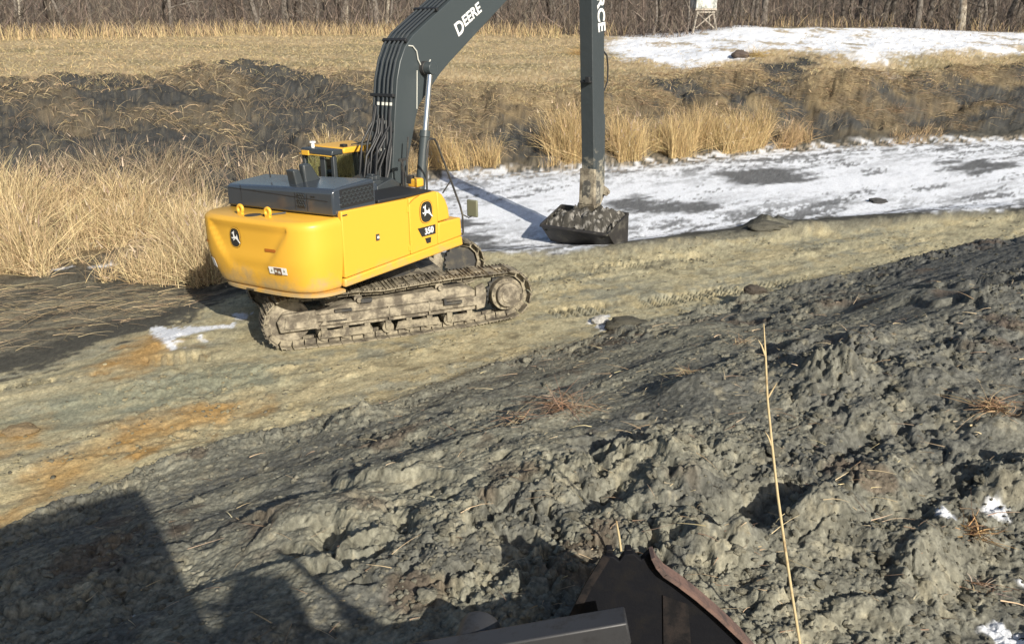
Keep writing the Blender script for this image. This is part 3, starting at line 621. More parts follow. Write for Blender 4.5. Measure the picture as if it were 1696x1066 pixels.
    for i, z in enumerate(Z):
        ins = .035*max(0, 1-(z-1.235)/.04)**2+.07*(max(0, z-2.33)/.085)**2.2; ty = 1.49-.30*max(0, (1.95-z)/.72)**1.5; tl = 1.49-.10*max(0, (1.95-z)/.72)**1.5
        for j in range(nu):
            a = math.pi*j/(nu-1); ca, sa = math.cos(a), math.sin(a)
            w = ty if ca > 0 else tl; y = (w-ins)*(abs(ca)**(2/4.2))*(1 if ca >= 0 else -1); D = (.80-ins-.10*max(0, (1.75-z)/.5)**1.3)*sa**(2/3.6)
            # scooped panel around the emblem
            hw = .40+.62*np.clip((z-1.50)/.75, 0, 1); yy = y-.0
            rec = sstep(hw+.03, hw-.05, abs(yy))*sstep(1.50, 1.60, z)*sstep(2.36, 2.24, z)
            rec2 = sstep(hw+.0, hw-.09, abs(yy))*sstep(1.66, 1.62, z)*sstep(1.50, 1.56, z)
            D -= .055*rec+.0*rec2-.03*sstep(1.98, 1.70, z)*rec
            G[i, j] = (-2.205-D, y, z)
    b = MB(); b.grid(G); nb = len(Z)*nu
    b.f.append(tuple(range(nu))); b.f.append(tuple((len(Z)-1)*nu+k for k in range(nu))); b.f.append(tuple([k*nu for k in range(len(Z))]+[k*nu+nu-1 for k in range(len(Z))][::-1]))
    cw = b.build('counterweight', M['yellow'], root, T, smooth=50)
    lip = []
    for zz, of in ((1.15, -.03), (1.165, .012), (1.215, .016), (1.225, -.03)):
        row = []
        for j in range(49):
            a = math.pi*j/48; ca, sa = math.cos(a), math.sin(a); w = (1.12 if ca > 0 else 1.47)+of; row.append((-2.20-(.70+of)*sa**(2/3.3), w*(abs(ca)**(2/3.3))*(1 if ca >= 0 else -1), zz))
        lip.append(row)
    b = MB(); b.grid(np.array(lip)); b.f.append(tuple(range(49))); b.f.append(tuple(3*49+k for k in range(49))); b.build('bottom_plate', M['yellow'], cw, T)
    b = MB()
    for y_ in (.02, .09, .16): b.box((-2.924, y_, 1.19), (.01, .055, .022))
    b.build('stamp', M['decalblack'], cw, T)
    for y_ in (.42, -.31):
        b = MB(); ring = [(.0, .0)]; n = 24
        pr = [(.085*math.cos(t), .085+.075*math.sin(t)) for t in [math.pi*(-.15+1.3*k/16) for k in range(17)]]+[(-.10, 0), (-.10, -.05), (.10, -.05), (.10, 0)]
        hole = [(.034*math.cos(t), .09+.034*math.sin(t)) for t in [2*math.pi*k/16 for k in range(16)]]
        b.tube([(-2.72, y_+.062*math.cos(t), 2.505+.062*math.sin(t)) for t in [2*math.pi*k/20 for k in range(21)]], .030, 8); b.box((-2.72, y_, 2.43), (.05, .12, .05))
        b.build('lifting_eye', M['yellow2'], cw, T, bevel=.006)
    b = MB(); b.cyl((-2.70, .12, 2.405), (-2.70, .12, 2.425), .14, 28); b.cyl((-2.68, -.12, 2.42), (-2.35, -.3, 2.43), .02, 8); b.build('cover_plate', M['dark'], cw, T)
    def cwx(y, z, pad=.006):                  # counterweight surface x at (y,z)
        k = int(np.argmin(np.abs(np.array(Z)-z))); row = G[k]; o_ = np.argsort(row[:, 1]); return float(np.interp(y, row[o_, 1], row[o_, 0]))-pad
    vx, vz = (0, -1, 0), (0, 0, 1)
    def cw_frame(y, z):
        e = .06; tx = Vector((cwx(y-e, z)-cwx(y+e, z), -2*e, 0)).normalized(); tz = Vector((cwx(y, z+e)-cwx(y, z-e), 0, 2*e)); k = tz.dot(tx); tz = (tz-tx*k).normalized()
        return Vector((cwx(y, z, .012), y, z)), tx, tz
    O, tx, tz = cw_frame(.30, 2.07); emblem(cw, O, tx, tz, .155, T)
    for y_, z_ in ((-.62, 1.93), (1.2, 1.93)):
        O, tx, tz = cw_frame(y_, z_); b = MB(); flat_poly(b, [(-.16, .025), (.08, .025), (.16, -.025), (-.15, -.025)] if y_ < 0 else [(-.08, .02), (.08, .02), (.08, -.02), (-.08, -.02)], O, tx, tz, .004); b.build('reflector', M['orange'], cw, T, smooth=0)
    O, tx, tz = cw_frame(-.78, 1.62); b = MB(); flat_poly(b, [(-.20, .06), (.20, .06), (.20, -.06), (-.20, -.06)], O, tx, tz, .004); wl = b.build('warning_label', M['white'], cw, T, smooth=0)
    n_ = tx.cross(tz); b = MB(); flat_poly(b, [(-.085, .05), (.085, .05), (.085, -.07), (-.085, -.07)], O+n_*.005, tx, tz, .003); b.build('label_panel', M['brownlabel'], wl, T, smooth=0)
    for q in ((-.14, .0), (.145, .01)): flat_poly(MB(), [(q[0]-.018, q[1]-.022), (q[0]+.018, q[1]-.022), (q[0], q[1]+.026)], O+n_*.005, tx, tz, .003).build('label_symbol', M['mirror'], wl, T, smooth=0)
    for q in ((-.045, -.005), (.03, -.02)): flat_poly(MB(), [(q[0]-.025, q[1]-.022), (q[0]+.03, q[1]-.022), (q[0]+.015, q[1]+.022), (q[0]-.02, q[1]+.02)], O+n_*.009, tx, tz, .003).build('label_symbol', M['wire'], wl, T, smooth=0)
    O, tx, tz = cw_frame(1.05, 1.56); b = MB(); flat_poly(b, [(-.1, .08), (.1, .08), (.1, -.08), (-.1, -.08)], O, tx, tz, .004); b.build('warning_label', M['white'], cw, T, smooth=0)
    T = TU
    # --- engine hood
    top = [(-2.28, 2.80), (-1.95, 2.86), (-1.40, 2.93), (-1.34, 2.90)]
    hp = [(-2.29, 2.44), (-1.33, 2.47)]+[(-1.34, 2.88), (-1.40, 2.93), (-1.95, 2.865), (-2.24, 2.82), (-2.29, 2.77)]
    hb = MB().prism(hp, -1.42, 1.36)
    hb.v = [(x, y, z+.05-(.15*(y+1.42)/2.78+.05*(x+2.29)/.95) if z > 2.6 else z-.10*(y+1.42)/2.78) for x, y, z in hb.v]
    hd = hb.build('engine_hood', M['hood'], root, T, bevel=.035, seg=3)
    MB().prism([(-1.33, 2.0), (-.5, 2.0), (-.5, 2.66), (-1.33, 2.74)], -.62, 1.36).build('pump_cover', M['hood'], root, T, bevel=.03)
    MB().prism([(-2.2, 1.5), (-.45, 1.5), (-.45, 2.45), (-2.2, 2.45)], -.61, 1.42).build('engine_bay', M['char'], root, T)
    def honeycomb(O, ux, uy, w, h, cell, name, par, shear=0):
        O, ux, uy = Vector(O), Vector(ux).normalized(), Vector(uy).normalized(); n = ux.cross(uy); bb = MB(); fb = MB()
        flat_poly(fb, [(0, 0), (w, shear*0), (w, h), (0, h)], O, ux, uy, .004); gr = fb.build(name, M['black'], par, T, smooth=0); r_ = cell*.5; k = 0; yy = r_
        while yy < h-r_*.4:
            xx = r_+(cell*.55 if k % 2 else 0)
            while xx < w-r_*.4:
                for q in range(6):
                    a0, a1 = math.pi*q/3, math.pi*(q+1)/3
                    if q < 3: bb.bar(O+ux*(xx+r_*math.cos(a0))+uy*(yy+r_*math.sin(a0))+n*.008, O+ux*(xx+r_*math.cos(a1))+uy*(yy+r_*math.sin(a1))+n*.008, cell*.22, .012, n)
                xx += cell*1.1
            yy += cell*.72; k += 1
        bb.build('mesh_grid', M['char'], gr, T, smooth=0); return gr
    honeycomb((-2.13, -1.424, 2.545), (1, 0, .02), (0, 0, 1), .74, .30, .085, 'side_grille', hd)
    honeycomb((-2.296, -.56, 2.50), (0, -1, 0), (0, 0, 1), .18, .24, .06, 'rear_grille', hd)
    b = MB()
    for y_ in (.95, -.50, -.80): b.box((-2.292, y_, 2.60), (.006, .012, .27))
    b.box((-2.292, 0, 2.665), (.006, 2.6, .012)); b.build('panel_seam', M['black'], hd, T)
    for y_, w_ in ((-.95, .10), (.55, .06)): MB().box((-2.293, y_, 2.71-.04*(y_ > 0)), (.012, w_, .02)).build('hood_catch', M['black'], hd, T)
    # exhaust and pre-cleaner behind it
    b = MB(); b.prism([(-2.06, 2.74), (-1.88, 2.74), (-1.98, 3.06), (-2.12, 3.06)], -.30, -.10); b.build('exhaust_stack', M['char'], hd, T, bevel=.02)
    b = MB(); b.prism([(-1.90, 2.74), (-1.42, 2.74), (-1.62, 2.92), (-1.76, 3.14), (-1.93, 3.14)], -.34, -.20); b.build('exhaust_shroud', M['char'], hd, T, bevel=.03)
    b = MB(); b.cyl((-1.9, .6, 2.84), (-1.92, .6, 3.05), .012, 8); b.build('hood_prop', M['black'], hd, T)
    # --- cab
    cb = MB()
    cab0 = empty('cab'); cab0.parent = root
    x0, x1, y0, y1 = -.32, 1.22, .72, 1.62
    for (xx, yy) in ((x0+.04, y0+.04), (x0+.04, y1-.04), (x1-.05, y0+.04), (x1-.05, y1-.04), (.42, y0+.035), (.42, y1-.035)): cb.bar((xx, yy, 1.5), (xx+(.0 if xx < .9 else -.16), yy, 3.02), .085, .085, (1, 0, 0))
    cb.bar((x0+.04, y0+.34, 2.2), (x0+.04, y0+.34, 3.0), .14, .05, (1, 0, 0))
    cb.box(((x0+x1)/2, y0+.03, 1.85), (x1-x0-.1, .04, .7)); cb.box((x0+.02, (y0+y1)/2, 1.95), (.04, y1-y0-.1, .8)); cb.box(((x0+x1)/2, y1-.03, 1.8), (x1-x0-.1, .04, .6)); cb.box((x1-.03, (y0+y1)/2, 1.8), (.04, y1-y0-.1, .6)); cb.box(((x0+x1)/2, (y0+y1)/2, 1.48), (x1-x0, y1-y0, .06))
    cb.box((x1-.2, (y0+y1)/2, 3.0), (.06, y1-y0-.1, .08))
    cb.build('cab_frame', M['char'], cab0, T, bevel=.012)
    rf = MB().prism([(-.06, 3.04), (1.20, 3.03), (1.18, 3.10), (.9, 3.15), (.0, 3.155), (-.06, 3.14)], y0-.01, y1+.01).build('roof', M['yellow2'], cab0, T, bevel=.03, seg=3)
    MB().prism([(-.36, 3.035), (-.065, 3.035), (-.065, 3.135), (-.33, 3.13)], y0+.0, y1+.0).build('rear_visor', M['char'], cab0, T, bevel=.02)
    b = MB(); b.box((-.38, y1-.18, 3.05), (.03, .2, .09)); b.box((-.365, y0+.46, 3.022), (.02, .92, .018)); b.build('roof_trim', M['yellow2'], cab0, T, bevel=.006)
    b = MB(); b.cyl((-.2, y1-.2, 3.13), (-.2, y1-.2, 3.22), .035, 12); b.cyl((-.2, y1-.2, 3.22), (-.2, y1-.2, 3.25), .06, 16); b.build('antenna', M['white'], cab0, T)
    b = MB(); b.box((1.0, y0+.12, 3.22), (.09, .13, .10)); b.cyl((1.0, y0+.12, 3.13), (1.0, y0+.12, 3.2), .015, 8); b.build('work_light', M['black'], cab0, T, bevel=.01); MB().box((.05, y0+.10, 3.18), (.10, .12, .06)).build('work_light', M['black'], cab0, T, bevel=.01)
    b = MB(); b.tube([(.2, y0+.05, 3.19), (.6, y0+.03, 3.20), (1.12, y0+.05, 3.17)], .012, 6); b.build('roof_rail', M['dark'], cab0, T)
    b = MB(); b.box(((x0+.42)/2, y0+.03, 2.6), (.60, .008, .8)); b.box((.80, y0+.03, 2.6), (.62, .008, .8)); b.box((x0+.03, (y0+y1)/2, 2.8), (.008, y1-y0-.16, .42)); b.box(((x0+x1)/2, y1-.03, 2.65), (1.3, .008, .75)); b.build('window', M['glass'], cab0, T, smooth=0)
    b = MB(); b.box((.18, 1.17, 2.0), (.5, .5, .16)); b.box((-.04, 1.17, 2.40), (.14, .46, .75), Matrix.Rotation(-.15, 3, 'Y')); b.box((-.1, 1.17, 2.82), (.1, .28, .2)); b.build('seat', M['black'], cab0, T, bevel=.05, seg=3)
    MB().box((.3, .88, 2.15), (.45, .13, .3)).build('console', M['dark'], cab0, T, bevel=.02); MB().box((.95, 1.35, 2.3), (.1, .3, .25)).build('monitor', M['dark'], cab0, T, bevel=.02)
    b = MB(); b.tube([(.72, .80, 2.42), (.66, .80, 2.58), (.70, .80, 2.72)], [.03, .045, .03], 8); b.build('sun_visor', M['mirror'], cab0, T)
    # --- boom
    out_ = [(.14, 2.05), (.19, 2.60), (.27, 3.24), (.35, 3.80), (.45, 4.42), (.55, 4.72), (.70, 4.98), (.92, 5.18), (1.20, 5.345), (2.11, 5.86), (4.0, 6.95), (5.9, 8.02), (7.15, 8.62)]
    inn = [(7.25, 8.30), (6.2, 7.55), (4.6, 6.38), (3.81, 5.85), (2.79, 5.21), (1.95, 4.68), (1.66, 4.48), (1.24, 4.12), (1.02, 3.92), (.92, 3.72), (.80, 3.36), (.66, 2.98), (.56, 2.5), (.50, 2.05)]
    bo = MB().prism(out_+inn, -.30, .30).build('boom', M['boom'], root, T, bevel=.012)
    for (cx, cz, hw_, r_) in ((.30, 2.18, .42, .13), (1.17, 4.585, .40, .13), (7.2, 8.45, .36, .16)): MB().cyl((cx, -hw_, cz), (cx, hw_, cz), r_, 24).build('pin_boss', M['dark'], bo, T, bevel=.008)
    MB().cyl((1.17, -.55, 4.585), (1.17, .55, 4.585), .075, 24).build('pin', M['dark'], bo, T, bevel=.008)
    for y_ in (-.44, .32): MB().prism([(-.05, 1.45), (.95, 1.45), (.90, 1.9), (.62, 2.34), (.1, 2.36), (-.05, 2.0)], y_, y_+.12).build('boom_bracket', M['char'], root, T, bevel=.01)
    path = [Vector((x, 0, z)) for x, z in out_[1:]]
    for k, (yy, of, rr) in enumerate(((-.235, .055, .024), (-.13, .06, .021), (-.03, .06, .021), (.09, .06, .024), (.21, .055, .021))):
        pl = []
        for i, p in enumerate(path):
            d = (path[min(i+1, len(path)-1)]-path[max(i-1, 0)]).normalized(); nrm = Vector((-d.z, 0, d.x)); pl.append(p+nrm*of+Vector((0, yy, 0)))
        pl[0] = pl[0]+Vector((-.12, 0, -.25)); MB().tube(pl, rr, 8).build('hydraulic_line', M['char'], bo, T)
    for (cx, cz, an) in ((.315, 3.50, 1.43), (.40, 4.12, 1.42), (.78, 5.06, .85), (1.65, 5.60, .52), (.25, 3.08, 1.43)):
        MB().box((cx-.05*math.sin(an), 0, cz+.05*math.cos(an)), (.06, .60, .07), Matrix.Rotation(-an, 3, 'Y')).build('line_clamp', M['black'], bo, T, bevel=.008)
    for i, yy in enumerate((-.235, -.13, -.03, .09)):
        for zz in (3.62, 3.95, 3.12): MB().cyl((.31+(zz-3.5)*.14-.06, yy, zz), (.31+(zz-3.5)*.14-.053, yy, zz+.055), .027, 8).build('line_coupling', M['wire'], bo, T)
    b = MB(); b.tube([(.78, -.306, 5.00), (.88, -.32, 4.99), (.97, -.33, 4.90), (1.00, -.33, 4.75), (1.08, -.33, 4.62), (1.2, -.33, 4.60), (1.30, -.33, 4.68), (1.36, -.31, 4.73)], .013, 6); b.build('sensor_wire', M['wire'], bo, T)
    b = MB(); b.tube([(.98, -.312, 4.55), (.955, -.312, 4.2), (.93, -.312, 3.85)], .010, 6); b.build('weld_line', M['wire'], bo, T)
    ang = math.atan2(.56, 1.0); ud = (math.cos(ang), 0, math.sin(ang)); vd = (-math.sin(ang), 0, math.cos(ang))
    ltr = Vector((2.19, -.304, 5.135)); text_mesh('lettering', 'D', .36, M['white'], bo, ltr, ud, vd, T, bold=.022)
    text_mesh('lettering', 'EERE', .29, M['white'], bo, ltr+Vector(ud)*.275+Vector(vd)*.055, ud, vd, T, bold=.024, squash=1.02)
    # boom cylinders
    for yy in (-.48, .48):
        c = MB(); a = Vector((.70, yy, 2.12)); e = Vector((1.17, yy, 4.585)); d = (e-a).normalized()
        c.cyl(a, a+d*1.28, .092, 28); c.cyl(a+d*1.24, a+d*1.36, .108, 28, .10); c.cyl((.70, yy-.09, 2.12), (.70, yy+.09, 2.12), .12, 24)
        cy = c.build('boom_cylinder', M['boom'], root, T, bevel=.006)
        MB().cyl(a+d*1.2, e-d*.12, .055, 24).build('rod', M['chrome'], cy, T); MB().cyl((e.x, yy-.08, e.z), (e.x, yy+.08, e.z), .12, 24).build('rod_eye', M['boom'], cy, T, bevel=.008)
        MB().tube([a+d*.3+Vector((.10, 0, 0)), a+d*.7+Vector((.13, 0, 0)), a+d*1.2+Vector((.12, 0, 0))], .016, 6).build('cylinder_pipe', M['char'], cy, T)
    # hoses and valves at the boom foot
    rg = random.Random(3); b = MB()
    for k in range(18):
        yy = rg.uniform(-.46, .32); x_ = rg.uniform(-.10, .12); h = rg.uniform(2.9, 3.7)
        b.tube([(x_-.06, yy+rg.uniform(-.05, .05), 2.2), (x_-.10-rg.uniform(0, .08), yy+rg.uniform(-.04, .04), 2.55), (x_-.05+rg.uniform(-.04, .03), yy*.9, h-.35), (.13+(h-2.6)*.10, yy*.75, h), (.16+(h-2.6)*.14, yy*.66, h+.3)], .022, 7)
    b.build('hose_bundle', M['black'], root, T)
    b = MB()
    for k in range(9): b.box((rg.uniform(-.45, .1), rg.uniform(-.55, .3), rg.uniform(2.3, 2.75)), (rg.uniform(.08, .2), rg.uniform(.08, .2), rg.uniform(.1, .3)))
    b.prism([(-.5, 1.5), (.15, 1.5), (.15, 2.55), (-.1, 2.7), (-.5, 2.6)], -.60, .3); b.build('valve_block', M['char'], root, T, bevel=.015)
    b = MB(); b.box((.02, -.75, 2.78), (.03, .03, .5)); b.box((.03, -.75, 3.03), (.20, .03, .05)); b.box((.25, -.72, 2.64), (.10, .1, .14)); b.tube([(-.02, -.75, 3.05), (.02, -.76, 2.9), (.10, -.75, 2.7)], .012, 6); b.build('filler_valve', M['dark'], root, T)
    b = MB(); b.box((.32, -.78, 2.58), (.22, .22, .16)); b.build('filler_cap', M['yellow2'], root, T, bevel=.03)
    # --- stick
    sp = [(7.20, 8.9), (7.06, 8.4), (7.215, 5.92), (7.30, 4.2), (7.40, 2.36), (7.455, 1.10), (7.56, .96), (7.80, 1.02), (7.92, 1.3), (7.90, 2.35), (7.87, 3.0), (7.80, 5.0), (7.765, 5.92), (7.66, 8.3), (7.55, 8.95)]
    vv, ff = blob(33, 4, .22, 1.0); vv = np.sign(vv)*np.abs(vv)**.62*np.array([.225, .205, .46])+np.array([7.60, 0, 1.30]); kb = MB(); kb.add(vv.tolist(), [tuple(f) for f in ff])
    sk = MB().prism(sp, -.18, .18).build('stick', M['stick'], root, T, bevel=.012)
    text_mesh('lettering', 'PIERCE', .43, M['white'], sk, (7.37, -.184, 6.55), (.12, 0, -1), (1, 0, .12), T, bold=.03, squash=1.05)
    kb.build('caked_mud', M['cake'], sk, T, smooth=60)
    b = MB(); b.box((7.90, -.08, 2.42), (.10, .12, .10)); b.cyl((7.99, -.08, 3.2), (8.02, -.08, 1.42), .045, 16); b.build('bucket_cylinder', M['stick'], sk, T)
    b = MB(); b.tube([(7.84, -.12, 4.75), (8.0, -.14, 4.62), (8.06, -.14, 4.35), (8.05, -.14, 4.0), (7.93, -.12, 3.78)], .020, 8); b.tube([(7.87, .0, 4.2), (7.97, -.02, 3.6), (7.99, -.02, 2.9)], .018, 8); b.build('stick_hose', M['black'], sk, T)
    b = MB(); b.box((7.21, -.10, 4.08), (.07, .12, .14)); b.box((7.26, -.02, 4.03), (.10, .3, .05)); b.build('hose_clamp', M['black'], sk, T, bevel=.01)
    b = MB(); b.prism([(7.36, 1.0), (7.40, 1.9), (7.47, 1.9), (7.50, .95)], -.22, .22); b.prism([(7.36, .98), (7.42, .82), (7.62, .84), (7.62, 1.02)], -.24, .24)
    b.cyl((7.50, -.30, .92), (7.50, .30, .92), .10, 20); b.build('stick_end', M['mudsteel'], sk, T, bevel=.012)
    b = MB(); b.prism([(7.86, 1.36), (7.96, 1.42), (8.18, 1.30), (8.22, 1.18), (8.10, 1.12), (7.92, 1.20)], -.17, -.08); b.prism([(7.86, 1.36), (7.96, 1.42), (8.18, 1.30), (8.22, 1.18), (8.10, 1.12), (7.92, 1.20)], .08, .17)
    b.bar((8.15, 0, 1.22), (7.78, 0, .78), .14, .10); b.cyl((8.15, -.2, 1.22), (8.15, .2, 1.22), .055, 16); b.cyl((7.80, -.22, .82), (7.80, .22, .82), .06, 16); b.build('bucket_link', M['mudsteel'], sk, T, bevel=.01)
    # --- ditching bucket, open to the top
    A, B, Cc, D = (6.80, .44), (7.74, .80), (7.74, .06), (7.28, -.07); yw = 1.02
    b = MB()
    def plate(p, q, t, y0, y1):
        p, q = Vector((p[0], 0, p[1])), Vector((q[0], 0, q[1])); d = (q-p).normalized(); n = Vector((-d.z, 0, d.x))*t
        b.prism([(p.x, p.z), (q.x, q.z), (q.x+n.x, q.z+n.z), (p.x+n.x, p.z+n.z)], y0, y1)
    E_ = (7.56, -.06); plate(A, D, .03, -yw, yw); plate(D, E_, .03, -yw, yw); plate(E_, Cc, .03, -yw, yw); plate(Cc, B, .03, -yw, yw)
    for s_ in (-1, 1): b.prism([A, D, E_, Cc, B], s_*yw-.018, s_*yw+.018); b.bar((A[0], s_*yw, A[1]), (B[0], s_*yw, B[1]), .05, .06)
    b.bar((A[0]-.01, -yw, A[1]), (A[0]-.01, yw, A[1]), .03, .10, (1, 0, .4)); b.bar((B[0], -yw, B[1]), (B[0], yw, B[1]), .09, .08)
    for s_ in (-.2, .2): b.prism([(7.42, .98), (7.84, .90), (7.74, .25), (7.55, .25)], s_-.02, s_+.02)
    b.build('bucket', M['bucket'], root, T, bevel=.006)
    # --- handrail and mirror
    y_ = -1.40
    b = MB(); b.tube([(-.05, y_, 2.55), (-.02, y_, 3.25), (.03, y_, 3.40), (.10, y_, 3.44), (.20, y_, 3.42), (.26, y_, 3.34), (.58, y_, 2.68), (.84, y_, 2.13), (.90, y_, 1.95), (.91, y_, 1.58)], .019, 10)
    b.bar((.60, y_, 2.63), (.42, y_+.05, 2.42), .02, .02); b.tube([(.90, y_, 1.95), (1.08, y_, 1.86), (1.17, y_, 1.87)], .013, 8); b.tube([(.84, y_, 1.60), (.88, y_-.01, 1.57), (.90, y_, 1.62)], .014, 8)
    hr = b.build('handrail', M['dark'], root, T)
    MB().box((1.20, y_, 2.02), (.05, .26, .33)).build('mirror', M['mirror'], root, T, bevel=.04, seg=3)
    b = MB(); b.tube([(.28, -.60, 2.55), (.30, -.60, 3.0), (.36, -.60, 3.4)], .016, 8); b.build('handrail', M['dark'], root, T)
    return root
EXC = make_excavator()

# ------------------------------------------------------------------ vegetation
def ribbons(name, P, D, L, W, bend, col, m, nseg=3, taper=.25, kind='stuff'):
    N = len(P); D = D/np.linalg.norm(D, axis=1)[:, None]
    a = RNG.uniform(0, 2*np.pi, N); hv = np.stack([np.cos(a), np.sin(a), np.zeros(N)], 1); side = np.cross(D, hv); side /= np.linalg.norm(side, axis=1)[:, None]+1e-9
    V = np.zeros((N, nseg+1, 2, 3), np.float32)
    for k in range(nseg+1):
        t = k/nseg; c = P+D*(L*t)[:, None]+bend*(L*t*t)[:, None]; w = (W*(1-(1-taper)*t)*.5)[:, None]
        V[:, k, 0] = c-side*w; V[:, k, 1] = c+side*w
    base = (np.arange(N)*(nseg+1)*2)[:, None]; F = []
    for k in range(nseg): F.append(base+np.array([[2*k, 2*k+1, 2*k+3, 2*k+2]]))
    F = np.concatenate(F, 0); C = np.repeat(col, (nseg+1)*2, 0)
    o = np_mesh(name, V.reshape(-1, 3), F, m, C)
    return tag(o, kind=kind) if kind else o
def in_poly(n, poly):
    P = np.array(poly); lo, hi = P.min(0), P.max(0); out = np.zeros((0, 2))
    while len(out) < n:
        q = RNG.uniform(lo, hi, (n*2, 2)); q = q[poly_sd(q[:, 0], q[:, 1], poly) < 0]; out = np.concatenate([out, q])
    return out[:n]
def tint(n, base, var=.25, alt=None, pa=.3):
    c = np.tile(np.array(base), (n, 1))
    if alt is not None: k = RNG.random(n) < pa; c[k] = alt
    return c*(1+var*RNG.uniform(-1, 1, (n, 1)))*(1+.06*RNG.uniform(-1, 1, (n, 3)))
def ground_pts(q): z = terrain(q[:, 0].copy(), q[:, 1].copy())[0]; return np.stack([q[:, 0], q[:, 1], z-.02], 1)
def reeds(name, poly, n, h, lean, col, alt, w=.012, clump=.9, fallen=.15, leanx=0., pa=.3):
    q = in_poly(int(n*2), wpoly(poly)); f = fbm(q[:, 0]*clump, q[:, 1]*clump, 3, 301); q = q[np.argsort(-(f+.28*RNG.random(len(q))))[:n]]
    P = ground_pts(q); a = RNG.uniform(0, 2*np.pi, n); le = np.abs(RNG.normal(0, lean, n)); fl = RNG.random(n) < fallen; le[fl] = RNG.uniform(.6, 2.2, fl.sum())
    gl = fbm(q[:, 0]*.9, q[:, 1]*.9, 2, 303)*(.2+lean)+leanx
    D = np.stack([np.cos(a)*le+gl, np.sin(a)*le, np.ones(n)], 1); L = h*RNG.uniform(.5, 1.1, n)*np.clip(1+.75*fbm(q[:, 0]*.7, q[:, 1]*.7, 3, 304), .45, 1.4)
    b = np.stack([RNG.normal(leanx*.5, .22, n), RNG.normal(0, .22, n), -RNG.uniform(0, .25, n)], 1)
    Dn = D/np.linalg.norm(D, axis=1)[:, None]; k = RNG.random(n) < .045; m_ = int(k.sum())
    ribbons('reed_plumes', (P+Dn*L[:, None]*.92+b*.9)[k], Dn[k]+b[k]*.8, RNG.uniform(.12, .24, m_), RNG.uniform(.022, .045, m_), RNG.normal(0, .05, (m_, 3)), tint(m_, (.42, .34, .25), .3, (.30, .23, .17), .4), M['straw'], nseg=2)
    return ribbons(name, P, D, L, w*RNG.uniform(.6, 1.4, n), b, tint(n, col, .35, alt, pa), M['straw'])
reeds('reed_bed', [(-200, 470), (0, 452), (60, 460), (120, 470), (200, 470), (330, 480), (400, 462), (430, 420), (440, 390), (330, 340), (200, 345), (60, 345), (-200, 352)], 15000, 1.3, .34, (.60, .475, .275), (.36, .265, .15), w=.013, fallen=.38)
reeds('reed_bed', [(60, 345), (200, 335), (330, 330), (440, 350), (520, 300), (430, 262), (300, 262), (150, 262), (60, 290)], 2600, 1.05, .4, (.36, .285, .185), (.22, .17, .115), w=.012, fallen=.3)
reeds('reed_bed', [(420, 360), (600, 300), (700, 288), (770, 282), (840, 282), (830, 262), (740, 258), (640, 262), (540, 285)], 4600, 1.15, .2, (.54, .395, .19), (.34, .24, .12), fallen=.10)
reeds('reed_bed', [(860, 280), (955, 276), (1010, 274), (1080, 268), (1190, 258), (1265, 250), (1275, 232), (1180, 236), (1080, 246), (1000, 252), (880, 258)], 9000, 1.5, .13, (.56, .42, .215), (.36, .265, .135), fallen=.16)
reeds('reed_bed', [(1280, 250), (1340, 246), (1350, 232), (1290, 232)], 700, .9, .25, (.42, .30, .16), (.3, .21, .12), fallen=.2)
reeds('reed_bed', [(1440, 242), (1560, 238), (1560, 225), (1440, 228)], 500, .7, .35, (.40, .29, .16), (.3, .21, .12), fallen=.3)
# lodged grass draped down the far bank
q = in_poly(30000, wpoly([(-300, 300), (0, 300), (200, 320), (420, 330), (620, 275), (800, 255), (1000, 245), (1200, 235), (1400, 215), (1696, 205), (2000, 195), (2000, 100), (1696, 104), (1400, 122), (1200, 110), (1000, 130), (800, 140), (620, 122), (400, 106), (200, 128), (0, 128), (-300, 128)]))
n2_ = fbm(q[:, 0]*2.5, q[:, 1]*2.5, 4, 215); n4_ = fbm(q[:, 0]*9, q[:, 1]*9, 3, 225)
keep = RNG.random(len(q)) > np.clip(dark_mask(q[:, 0], q[:, 1], n2_, n4_)*.93+.75*sstep(.05, .4, fbm(q[:, 0]*.6, q[:, 1]*.6, 3, 330)), 0, .97); q = q[keep]; n = len(q); P = ground_pts(q)
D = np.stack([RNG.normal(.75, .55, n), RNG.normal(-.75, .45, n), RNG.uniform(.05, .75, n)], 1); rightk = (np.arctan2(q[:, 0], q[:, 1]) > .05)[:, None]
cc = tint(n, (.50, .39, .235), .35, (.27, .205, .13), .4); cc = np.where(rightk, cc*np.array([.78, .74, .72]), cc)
ribbons('lodged_grass', P, D, RNG.uniform(.25, 1.05, n), RNG.uniform(.010, .024, n), np.stack([RNG.normal(0, .2, n), RNG.normal(-.1, .2, n), -RNG.uniform(.3, .8, n)], 1), cc, M['straw'])
q = in_poly(16000, wpoly([(-300, 320), (0, 320), (200, 330), (420, 335), (620, 280), (800, 258), (1000, 250), (1200, 240), (1400, 222), (1696, 212), (2000, 205), (2000, 104), (1696, 112), (1400, 130), (1200, 120), (1000, 140), (800, 148), (620, 130), (400, 115), (200, 134), (0, 134), (-300, 134)]))
k = RNG.random(len(q)) < sstep(-.25, .35, fbm(q[:, 0]*.8, q[:, 1]*.8, 3, 332)); q = q[k]; n = len(q); P = ground_pts(q)
ribbons('bank_weeds', P, np.stack([RNG.normal(.3, .5, n), RNG.normal(-.2, .5, n), RNG.uniform(.3, 1, n)], 1), RNG.uniform(.2, .75, n), RNG.uniform(.008, .018, n), np.stack([RNG.normal(0, .3, n), RNG.normal(0, .3, n), -RNG.uniform(.0, .6, n)], 1), tint(n, (.17, .135, .095), .4, (.33, .26, .165), .35), M['straw'])
